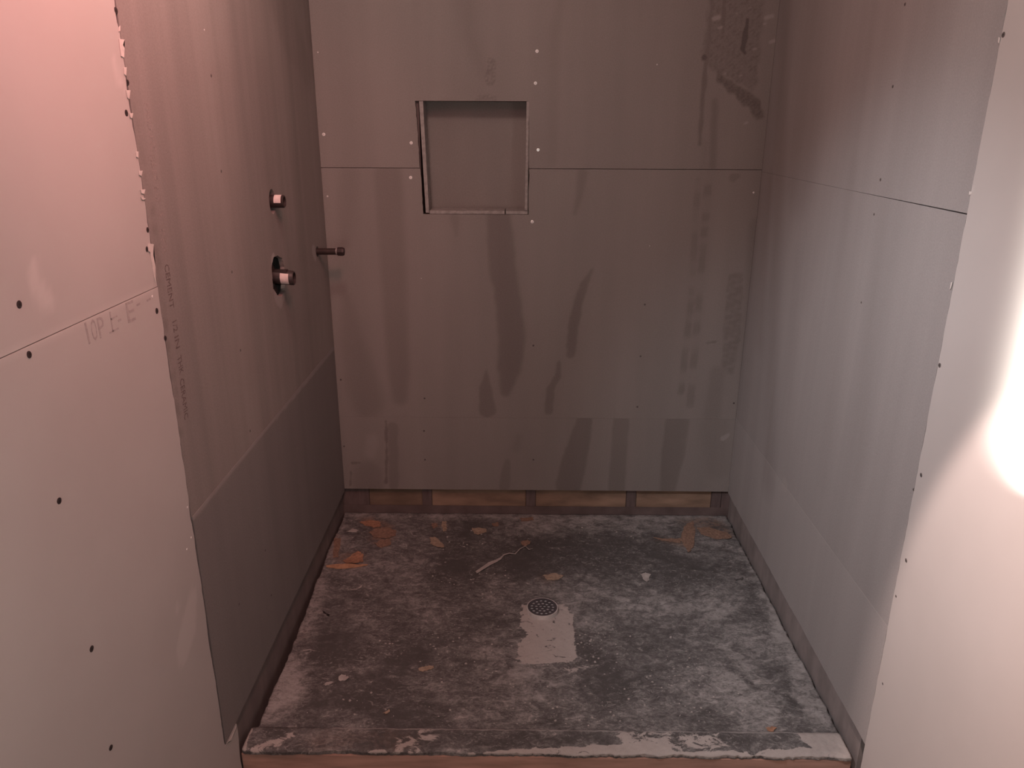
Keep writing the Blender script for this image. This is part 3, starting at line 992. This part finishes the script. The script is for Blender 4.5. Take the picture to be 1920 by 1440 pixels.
dr = tag(sheet('drywall_sheet', 'R', -3.28, -1.2865, ZF + 0.001, 2.43, 0.012, DRY, face=0.0012, paint=paint_dry_r,
               warp=lambda U, V, us, vs: (U - (U > -1.29) * (np.abs(jag(V, 67, 0.0010, 0.015)) + 0.0002), V)),
         'pale drywall sheet on the right glaring under the work lamp', 'drywall')
screws(dr, 'R', [(1883, 65), (1763, 685), (1728, 891), (1700, 1051)], SC_DULL, face=0.0012, sc=1.25)
screws(dr, 'R', [(1714, 918), (1681, 1118), (1656, 1282)], SC_DULL, face=0.0012, sc=0.8)
for f in ([(1874, 68), (1879, 70), (1876, 83), (1872, 80)], [(1818, 358), (1826, 359), (1825, 365), (1817, 366)],
          [(1799, 424), (1804, 422), (1802, 434), (1796, 440), (1794, 436)], [(1785, 528), (1790, 527), (1785, 542), (1781, 545)]):
    cx, cy = sum(p[0] for p in f) / 4 - 1, sum(p[1] for p in f) / len(f)
    prism('torn_paper', 'R', [(cx + (x - cx) * 0.6, cy + (y - cy) * 0.8) for x, y in f], 0.0013, 0.0018, PAPER, dr)

# ------------------------------------------------------------------ plumbing on the left wall
def x_at(px, py, y):
    return bp(px, py, 1, y)


c1 = Vector((-W, -0.556, 1.2535))
v1 = empty('shower_valve', (-W - 0.07, c1.y, c1.z), 'upper round valve stub with white sticker set in a round hole, left wall', 'valve')
lathe('valve_body', [(0.0, -0.070), (0.021, -0.070), (0.021, -0.030), (0.041, -0.030), (0.041, -0.0145), (0.0, -0.0145)], c1, (1, 0, 0), PIPE, v1)
lathe('plaster_guard', [(0.0, -0.030), (0.0178, -0.030), (0.0178, 0.0275), (0.0160, 0.0295), (0.0132, 0.0295), (0.0132, 0.016), (0.0, 0.016)], c1, (1, 0, 0), GUARD, v1)
lathe('sticker', [(0.0180, 0.004), (0.0184, 0.004), (0.0184, 0.0235), (0.0180, 0.0235), (0.0180, 0.004)], c1, (1, 0, 0), STICKER, v1,
      seg=16, ang=(math.radians(2), math.radians(98)))

c2 = Vector((-W, -0.572, 1.043))
ax2 = Vector((1, 0.02, -0.08))
v2 = empty('shower_valve', (-W - 0.07, c2.y, c2.z), 'lower larger valve stub with white sticker in a ragged tall hole, left wall', 'valve')
lathe('valve_body', [(0.0, -0.075), (0.027, -0.075), (0.027, -0.030), (0.034, -0.030), (0.034, -0.020), (0.0, -0.020)], c2, ax2, PIPE, v2)
lathe('plaster_guard', [(0.0, -0.020), (0.0208, -0.020), (0.0208, 0.040), (0.0190, 0.043), (0.0160, 0.043), (0.0165, 0.03), (0.0, 0.03)], c2, ax2, GUARD, v2)
lathe('sticker', [(0.0210, 0.007), (0.0214, 0.007), (0.0214, 0.0305), (0.0210, 0.0305), (0.0210, 0.007)], c2, ax2, STICKER, v2,
      seg=16, ang=(math.radians(48), math.radians(140)))
box('guard_tab', (-W - 0.02, -0.586, 1.056), (-W + 0.026, -0.566, 1.0645), GUARD, v2, 0.001)

c3 = Vector((-W, -0.133, 1.0455))
pp = empty('pipe_stub', (-W - 0.08, c3.y, c3.z), 'capped dark pipe stub sticking out of the left wall near the corner', 'pipe')
lathe('pipe', [(0.0, -0.080), (0.0112, -0.080), (0.0112, 0.064), (0.0085, 0.064), (0.0, 0.060)], c3, (1, 0, 0.005), PIPE, pp, seg=20)
lathe('sealing_ring', [(0.0, 0.0642), (0.0108, 0.0642), (0.0120, 0.0665), (0.0108, 0.0688), (0.0, 0.0688)], c3, (1, 0, 0.005), WHITE, pp, seg=20)
lathe('end_cap', [(0.0, 0.0690), (0.0140, 0.0690), (0.0148, 0.0715), (0.0148, 0.086), (0.0125, 0.092), (0.0, 0.094)], c3, (1, 0, 0.005), CAPM, pp, seg=8, smooth=False)

# ------------------------------------------------------------------ shower floor (mortar bed), drain, curb
DX, DY = 0.010, -0.622


def floor_relief(u, v):
    d = np.hypot(u - DX, (v - DY) * 1.1)
    z = -0.014 * np.clip(1 - d / 0.75, 0, 1)
    z = z + 0.006 * np.exp(-(d / 0.075) ** 2)
    z = z + 0.0012 * fbm(u, v, 31, 45) + 0.0007 * fbm(u, v, 32, 150)
    flat = np.clip((v + 1.154) / 0.03, 0, 1) * np.clip((0.02 - v) / 0.02, 0.3, 1)
    return z * flat


def paint_floor(u, v):
    t = np.zeros_like(u); d = np.zeros_like(u); p = np.zeros_like(u); o = np.zeros_like(u)
    def D_(f, amt): np.maximum(d, f * amt, out=d)
    def T_(f, amt): np.maximum(t, f * amt, out=t)
    # pale trowelled margins
    D_(stroke(u, v, 'P', [(1400, 1000, 14), (1445, 1100, 26), (1490, 1200, 36), (1540, 1330, 38)], 0.06, 1, 0.01), 0.75)
    D_(stroke(u, v, 'P', [(645, 965, 6), (620, 1040, 10), (600, 1090, 16), (560, 1200, 30), (515, 1320, 44)], 0.05, 2, 0.008), 0.55)
    D_(stroke(u, v, 'P', [(660, 968, 8), (900, 970, 8), (1350, 972, 8)], 0.05, 2, 0.01), 0.55)
    D_(stroke(u, v, 'P', [(1010, 985, 40), (1180, 985, 30)], 0.08, 3, 0.015), 0.45)
    D_(stroke(u, v, 'P', [(1210, 1130, 80), (1330, 1170, 90), (1400, 1290, 70)], 0.2, 3, 0.02), 0.32)
    D_(stroke(u, v, 'P', [(1080, 1100, 50)], 0.12, 3, 0.02), 0.55)
    D_(stroke(u, v, 'P', [(880, 1210, 60), (1090, 1290, 70)], 0.15, 3, 0.02), 0.30)
    # trodden dark areas
    T_(stroke(u, v, 'P', [(590, 1220, 22), (700, 1230, 50), (850, 1190, 40)], 0.12, 4, 0.02), 0.55)
    T_(stroke(u, v, 'P', [(850, 1060, 60), (960, 1040, 60), (1150, 1040, 90), (1290, 1075, 60)], 0.15, 4, 0.02), 0.55)
    T_(stroke(u, v, 'P', [(640, 1290, 50), (760, 1330, 60)], 0.12, 4, 0.02), 0.50)
    T_(stroke(u, v, 'P', [(840, 1060, 40), (880, 1000, 40)], 0.12, 4, 0.02), 0.45)
    T_(stroke(u, v, 'P', [(1110, 1230, 45), (1140, 1290, 40)], 0.10, 4, 0.02), 0.55)
    T_(stroke(u, v, 'P', [(1370, 1250, 6), (1415, 1290, 6)], 0.02, 4, 0.005), 0.7)
    T_(stroke(u, v, 'P', [(1462, 1300, 6), (1490, 1318, 8), (1502, 1325, 4)], 0.02, 4, 0.006), 0.9)
    T_(stroke(u, v, 'P', [(585, 1228, 6), (610, 1233, 14), (630, 1235, 8)], 0.02, 4, 0.006), 0.9)
    # hole chopped around the drain, refilled with smooth pale mortar
    np.maximum(p, poly(u, v, 'P', [(978, 1128), (1060, 1128), (1072, 1150), (1078, 1165), (1077, 1190), (1080, 1225), (1062, 1238), (1000, 1240), (968, 1232),
                                   (970, 1205), (985, 1185), (975, 1160)], 0.018, 5, 0.007), out=p)
    p *= 0.85
    np.maximum(p, stroke(u, v, 'P', [(1070, 1250, 20), (1110, 1246, 10)], 0.03, 5, 0.008) * 0.35, out=p)
    # orange smears
    for pts, a in (([(690, 975, 16), (720, 990, 18), (715, 1010, 22)], 0.8), ([(630, 1005, 5), (626, 1045, 5)], 0.7), ([(660, 1050, 30)], 0.7),
                   ([(1290, 980, 16), (1330, 985, 30), (1365, 1000, 12)], 0.8), ([(1235, 1010, 6), (1290, 1020, 10)], 0.7), ([(1025, 1078, 18)], 0.35),
                   ([(565, 1190, 10)], 0.35), ([(815, 985, 8), (835, 985, 6)], 0.5)):
        np.maximum(o, stroke(u, v, 'P', pts, 0.04, 6, 0.008) * a, out=o)
    return {'tone': t, 'dust': d, 'plaster': p, 'rust': o}


def floor_warp(U, V, us, vs):
    U, V = U.copy(), V.copy()
    e = (V > 0.016)
    V[e] += jag(U, 61, 0.0022, 0.012)[e] - 0.006
    l = U < -0.764
    U = np.where((U < -0.70) & ~l, U + 0.019 * np.clip((-0.3 - V) / 0.5, 0, 1) * np.clip((-0.70 - U) / 0.06, 0, 1), U)
    U[l] += (np.maximum(jag(V, 62, 0.0022, 0.012), -0.003) + 0.001 + 0.019 * np.clip((-0.3 - V) / 0.5, 0, 1))[l]
    r = U > 0.756
    U[r] += jag(V, 63, 0.0020, 0.012)[r] * (V[r] < 0)
    return U, V


pan = tag(sheet('shower_floor', 'P', -0.767, 0.765, -1.1545, 0.010, 0.005, MORTAR, th=0.05, paint=paint_floor, warp=floor_warp,
                relief=floor_relief,
                hole=lambda u, v: np.hypot(u - DX, v - DY) < 0.046),
          'rough blotched gray mortar shower floor sloping to the drain', 'shower floor')
box('pan_base', (-0.740, -1.149, ZF + 0.001), (0.755, 0.002, ZP - 0.0505), LINER, pan)

zd = ZP + floor_relief(np.array([DX + 0.06]), np.array([DY]))[0] + 0.0145
dr_ = empty('shower_drain', (DX, DY, zd - 0.03), 'round dark drain strainer full of small holes in the shower floor', 'drain')
lathe('drain_collar', [(0.0485, -0.040), (0.0515, -0.040), (0.0515, -0.0015), (0.0505, 0.0), (0.0480, 0.0), (0.0480, -0.003), (0.0455, -0.003), (0.0455, -0.040), (0.0485, -0.040)],
      (DX, DY, zd), (0, 0, 1), PVC, dr_, seg=48)
lathe('drain_body', [(0.0, -0.0045), (0.0450, -0.0045), (0.0450, -0.022), (0.0, -0.022)], (DX, DY, zd), (0, 0, 1), plain('pale_dust_in_drain', (0.56, 0.55, 0.55), 0.9), dr_, seg=32)


def strainer():
    cu = bpy.data.curves.new('s', 'CURVE')
    cu.dimensions = '2D'; cu.fill_mode = 'BOTH'; cu.extrude = 0.0010
    def circ(x, y, r, n):
        sp = cu.splines.new('POLY'); sp.points.add(n - 1); sp.use_cyclic_u = True
        for k in range(n):
            sp.points[k].co = (x + r * math.cos(2 * math.pi * k / n), y + r * math.sin(2 * math.pi * k / n), 0, 1)
    circ(0, 0, 0.0478, 64)
    for R0, n, ph in ((0.0075, 3, 0.5), (0.0205, 9, 0.1), (0.0350, 15, 0.0)):
        for k in range(n):
            a = 2 * math.pi * k / n + ph
            circ(R0 * math.cos(a), R0 * math.sin(a), 0.0050, 14)
    ob = bpy.data.objects.new('s', cu)
    me = bpy.data.meshes.new_from_object(ob)
    bpy.data.objects.remove(ob); bpy.data.curves.remove(cu)
    me.name = 'strainer_plate'
    me.transform(Matrix.Translation((DX, DY, zd - 0.0008)))
    return link('strainer_plate', me, DRAINMETAL, dr_)


strainer()
curb = empty('shower_curb', (0.0, -1.195, ZF), 'long low curb of brown lumber capped with mortar along the front of the shower floor', 'curb')
box('curb_lumber', (-0.7615, -1.2395, ZF + 0.001), (0.7635, -1.1560, ZC - 0.0125), CURBWOOD, curb, 0.002)


def paint_curb(u, v):
    t = np.zeros_like(u); d = np.zeros_like(u); p = np.zeros_like(u)
    np.maximum(p, poly(u, v, 'C', [(1495, 1372), (1592, 1360), (1640, 1425), (1360, 1430), (1440, 1405), (1520, 1402), (1505, 1388)], 0.010, 3, 0.004), out=p)
    np.maximum(p, poly(u, v, 'C', [(1050, 1400), (1130, 1398), (1220, 1390), (1250, 1400), (1275, 1410), (1400, 1408), (1420, 1424), (1000, 1424), (860, 1417), (870, 1412)], 0.010, 4, 0.004), out=p)
    np.maximum(p, stroke(u, v, 'C', [(470, 1366, 4), (462, 1385, 5), (455, 1408, 4)], 0.006, 5, 0.002), out=p)
    np.maximum(p, stroke(u, v, 'C', [(478, 1404, 9), (500, 1398, 14), (520, 1392, 10), (560, 1376, 6)], 0.016, 6, 0.006) * 0.7, out=p)
    np.maximum(p, np.clip((-1.226 - v) / 0.006, 0, 1) * np.clip(0.35 + 0.9 * fbm(u, v, 56, 14), 0, 1), out=p)
    np.maximum(p, stroke(u, v, 'C', [(1180, 1385, 20), (1330, 1392, 25)], 0.03, 6, 0.008) * 0.55, out=p)
    np.maximum(p, stroke(u, v, 'C', [(770, 1395, 30), (800, 1380, 20)], 0.03, 6, 0.008) * 0.45, out=p)
    np.maximum(p, stroke(u, v, 'C', [(690, 1411, 9), (720, 1411, 9)], 0.010, 6, 0.004) * 0.8, out=p)
    np.maximum(p, stroke(u, v, 'C', [(890, 1412, 40)], 0.010, 6, 0.004) * 0.0, out=p)
    np.maximum(d, np.clip((v + 1.167) / 0.006, 0, 1) * np.clip(0.75 + 0.5 * fbm(u, v, 55, 30), 0, 1) * (u > -0.55) * 2.2, out=d)
    np.maximum(t, stroke(u, v, 'C', [(500, 1372, 12), (530, 1368, 12)], 0.03, 6, 0.006) * 0.9, out=t)
    np.maximum(t, stroke(u, v, 'C', [(600, 1385, 20), (1400, 1388, 14)], 0.04, 6, 0.006) * 0.25, out=t)
    o = stroke(u, v, 'C', [(600, 1395, 30), (760, 1390, 30)], 0.06, 6, 0.01) * 0.25
    return {'tone': t, 'dust': d, 'plaster': p, 'rust': o}


sheet('mortar_cap', 'C', -0.7590, 0.7600, -1.2395, -1.1555, 0.004, MORTAR_C, th=0.012, paint=paint_curb, parent=curb,
      relief=lambda u, v: 0.0012 * fbm(u, v, 51, 60) + 0.0008 * fbm(u, v, 52, 170) - 0.004 * np.clip((-1.228 - v) / 0.012, 0, 1) ** 2 - 0.006 * np.clip((v + 1.166) / 0.010, 0, 1),
      warp=lambda U, V, us, vs: (U, V + (V < -1.238) * jag(U, 64, 0.0018, 0.008)))


# ------------------------------------------------------------------ scraps lying on the floor
def fz(u, v):
    return float(floor_relief(np.array([u]), np.array([v]))[0])


def scrap(name, pts, mat, label, cat, group=None, plane='P', curl=0.004, thick=0.0012):
    uv = [on(plane, p) for p in pts]
    # finer, slightly uneven outline
    out = []
    for k in range(len(uv)):
        a, b_ = uv[k], uv[(k + 1) % len(uv)]
        L = math.hypot(b_[0] - a[0], b_[1] - a[1])
        q = min(0.0030, 0.10 * L + 0.0008)
        for s in (0.0, 0.2, 0.4, 0.6, 0.8):
            out.append((a[0] + (b_[0] - a[0]) * s + random.uniform(-q, q), a[1] + (b_[1] - a[1]) * s + random.uniform(-q, q)))
    cu, cv = sum(p[0] for p in out) / len(out), sum(p[1] for p in out) / len(out)
    ext = max(math.hypot(p[0] - cu, p[1] - cv) for p in out)
    ground = max(fz(u, v) for u, v in out) if plane == 'P' else 0.0
    ph = random.uniform(0, 6.28)
    bm = bmesh.new()
    def h(u, v):
        g = fz(u, v) if plane == 'P' else 0.0012
        s = ((u - cu) * math.cos(ph) + (v - cv) * math.sin(ph)) / max(ext, 1e-6)
        return g + 0.0006 + curl * s * s
    top, bot = [], []
    n = len(out)
    for k in range(n):
        u, v = out[k]
        top.append(bm.verts.new(to3(plane, u, v, h(u, v) + thick)))
        bot.append(bm.verts.new(to3(plane, u, v, h(u, v))))
    ct = bm.verts.new(to3(plane, cu, cv, h(cu, cv) + thick)); cb = bm.verts.new(to3(plane, cu, cv, h(cu, cv)))
    for k in range(n):
        j = (k + 1) % n
        bm.faces.new((ct, top[k], top[j])); bm.faces.new((cb, bot[j], bot[k]))
        bm.faces.new((top[k], bot[k], bot[j], top[j]))
    fix(bm)
    me = bpy.data.meshes.new(name)
    bm.to_mesh(me); bm.free()
    return tag(link(name, me, mat), label, cat, group)


G = 'orange and tan scraps on the shower floor'
scrap('orange_scrap', [(611, 1060), (640, 1058), (690, 1059), (672, 1064), (630, 1067), (613, 1064)], PALE_ORANGE, 'long thin bright orange sliver near the left edge of the shower floor', 'scrap', G, curl=0.002)
scrap('orange_scrap', [(643, 1052), (658, 1043), (672, 1036), (682, 1042), (680, 1054), (668, 1058), (650, 1058)], ORANGE, 'crumpled orange scrap lying just behind the long orange sliver', 'scrap', G, curl=0.008)
scrap('orange_scrap', [(628, 1010), (638, 1011), (635, 1045), (624, 1048)], ORANGE_D, 'narrow dusty orange strip beside the left edge of the floor', 'scrap', G, curl=0.002)
scrap('orange_scrap', [(674, 979), (690, 976), (712, 978), (714, 988), (700, 990), (682, 985)], ORANGE, 'reddish orange scrap nearest the back left floor corner', 'scrap', G)
scrap('orange_scrap', [(690, 999), (705, 992), (728, 990), (743, 995), (742, 1006), (728, 1010), (704, 1008)], ORANGE_D, 'wide brownish orange scrap in the back left cluster', 'scrap', G)
scrap('orange_scrap', [(703, 1021), (716, 1012), (732, 1010), (733, 1022), (714, 1028)], ORANGE_D, 'brown orange scrap at the front of the back left cluster', 'scrap', G)
scrap('tan_scrap', [(806, 1009), (816, 1008), (833, 1020), (831, 1026), (818, 1025), (808, 1018)], TAN, 'tan folded scrap left of center behind the drain', 'scrap', G, curl=0.006)
scrap('tan_scrap', [(884, 991), (910, 990), (912, 997), (897, 1003), (890, 999)], TAN, 'tan wedge scrap left of the torn white strip', 'scrap', G, curl=0.006)
scrap('orange_scrap', [(808, 983), (817, 980), (821, 986), (812, 992)], ORANGE_D, 'tiny orange scrap behind the tan folded scrap, left one of two', 'scrap', G)
scrap('tan_scrap', [(828, 978), (837, 978), (838, 994), (831, 998)], TAN, 'narrow tan scrap behind the tan folded scrap, right one of two', 'scrap', G, curl=0.002)
scrap('orange_scrap', [(922, 981), (934, 979), (936, 985), (925, 988)], ORANGE_D, 'small dull orange scrap near the middle of the back edge', 'scrap', G)
scrap('orange_scrap', [(974, 971), (1000, 970), (1000, 975), (978, 977)], ORANGE_D, 'flat brown orange scrap against the back edge at mid floor', 'scrap', G, curl=0.001)
scrap('orange_scrap', [(976, 1014), (990, 1011), (996, 1015), (986, 1022), (978, 1021)], ORANGE_D, 'orange scrap at the far end of the torn white strip', 'scrap', G)
scrap('orange_scrap', [(1285, 985), (1300, 978), (1304, 1000), (1300, 1026), (1290, 1036), (1281, 1020), (1276, 1012)], ORANGE_D, 'upright star shaped orange scrap in the back right corner', 'scrap', G, curl=0.006)
scrap('orange_scrap', [(1226, 1008), (1245, 1010), (1278, 1010), (1277, 1017), (1245, 1014)], ORANGE_D, 'thin pointed orange sliver left of the star shaped scrap', 'scrap', G, curl=0.002)
scrap('orange_scrap', [(1306, 990), (1330, 990), (1365, 1000), (1372, 1010), (1345, 1012), (1315, 1002)], ORANGE_D, 'wide faded orange scrap right of the star shaped scrap', 'scrap', G, curl=0.003)
scrap('tan_scrap', [(1018, 1075), (1040, 1071), (1056, 1076), (1048, 1083), (1026, 1084)], TAN, 'pale tan scrap a little behind the drain', 'scrap', G, curl=0.002)
scrap('tan_scrap', [(784, 1252), (797, 1247), (814, 1246), (812, 1252), (800, 1257), (786, 1256)], TAN, 'pale tan chip in front of the drain toward the left', 'scrap', G)
scrap('tan_scrap', [(719, 1337), (729, 1331), (732, 1334), (723, 1341)], TAN, 'small tan chip near the curb at left', 'scrap', G)
scrap('orange_scrap', [(1437, 1367), (1448, 1362), (1456, 1367), (1450, 1372), (1440, 1372)], ORANGE, 'lone orange crumb by the curb at right', 'scrap', G)
scrap('plaster_chip', [(1202, 1074), (1210, 1072), (1220, 1075), (1217, 1083), (1213, 1090), (1205, 1082)], WHITE, 'pale rounded plaster chip right of and behind the drain', 'chip')
scrap('plaster_chip', [(634, 1273), (640, 1266), (650, 1266), (654, 1273), (646, 1277), (636, 1277)], WHITE, 'largest pale chip on the front left floor, notched on top', 'chip', curl=0.006)
scrap('plaster_chip', [(607, 1283), (616, 1279), (627, 1279), (618, 1284), (610, 1287)], WHITE, 'flat pale sliver left of the notched chip', 'chip')
scrap('plaster_chip', [(660, 992), (672, 995), (668, 999), (650, 998)], WHITE, 'pale flake by the left back corner of the floor', 'chip')
scrap('dark_chip', [(606, 1147), (618, 1153), (616, 1156), (609, 1151)], DARK, 'black sliver at the left side of the floor', 'chip')
scrap('dark_chip', [(1377, 1087), (1393, 1084), (1392, 1086), (1378, 1089)], plain('dull_sliver', (0.09, 0.08, 0.078), 0.9), 'thin dark gray sliver toward the right edge of the floor', 'chip')
# torn paper strip
PL = [(893, 1070), (905, 1064), (918, 1055), (930, 1050), (938, 1046), (945, 1038), (955, 1036), (966, 1037), (975, 1028), (985, 1023), (992, 1029), (999, 1028)]
WD = [5, 6, 7, 5, 4, 2.5, 2, 2.5, 2, 1.6, 2, 1.2]
bm = bmesh.new()
rows = []
for k, (x, y) in enumerate(PL):
    x0, y0 = PL[max(0, k - 1)]; x1, y1 = PL[min(len(PL) - 1, k + 1)]
    dx, dy = x1 - x0, y1 - y0
    L = math.hypot(dx, dy)
    r = []
    for s in (-1, 1):
        u, v = on('P', (x - dy / L * WD[k] * s * 0.5, y + dx / L * WD[k] * s * 0.5))
        hgt = fz(u, v) + 0.0012 + 0.002 * abs(math.sin(k * 1.3)) + (0.0015 if s > 0 else 0)
        r.append((to3('P', u, v, hgt), to3('P', u, v, hgt + 0.0008)))
    rows.append([bm.verts.new(r[0][1]), bm.verts.new(r[1][1]), bm.verts.new(r[1][0]), bm.verts.new(r[0][0])])
for a, b_ in zip(rows[:-1], rows[1:]):
    for i in range(4):
        bm.faces.new((a[i], a[(i + 1) % 4], b_[(i + 1) % 4], b_[i]))
bm.faces.new(rows[0]); bm.faces.new(rows[-1][::-1])
fix(bm)
me = bpy.data.meshes.new('paper_strip'); bm.to_mesh(me); bm.free()
tag(link('paper_strip', me, WHITE), 'torn crooked strip of pale paper lying behind the drain', 'paper strip')

# crumbs nobody could count
bm = bmesh.new()
spots = [(1000, 1330, 180, 30, 80), (1120, 1210, 60, 60, 60), (880, 1090, 90, 40, 50), (1050, 990, 120, 16, 40), (800, 1200, 120, 60, 60), (1230, 1260, 140, 60, 60), (950, 1240, 120, 40, 60), (1300, 1330, 120, 30, 30), (640, 1330, 60, 25, 12), (860, 1020, 60, 20, 20)]
for cx, cy, sx, sy, n in spots:
    for _ in range(n):
        x, y = random.gauss(cx, sx * 0.6), random.gauss(cy, sy * 0.6)
        if not (975 < y < 1362): continue
        u, v = on('P', (x, y))
        if abs(u) > 0.72 or math.hypot(u - DX, v - DY) < 0.058: continue
        r = random.choice((0.0012, 0.0016, 0.002, 0.003, 0.0042))
        n_ = random.randint(4, 6); a0 = random.uniform(0, 6.28); el = random.uniform(0.35, 1.0)
        z = fz(u, v) + 0.0002
        hh = r * random.uniform(0.3, 0.8)
        ring = []
        for k in range(n_):
            a = a0 + 2 * math.pi * k / n_
            q = r * random.uniform(0.7, 1.2)
            ring.append((u + q * math.cos(a), v + q * el * math.sin(a)))
        lo = [bm.verts.new(to3('P', p[0], p[1], z)) for p in ring]
        hi = [bm.verts.new(to3('P', u + (p[0] - u) * 0.7, v + (p[1] - v) * 0.7, z + hh)) for p in ring]
        bm.faces.new(hi); bm.faces.new(lo[::-1])
        for k in range(n_):
            bm.faces.new((lo[k], lo[(k + 1) % n_], hi[(k + 1) % n_], hi[k]))
fix(bm)
me = bpy.data.meshes.new('plaster_crumbs'); bm.to_mesh(me); bm.free()
tag(link('plaster_crumbs', me, WHITE), 'scattered pale plaster crumbs strewn over the shower floor', 'crumbs', kind='stuff')
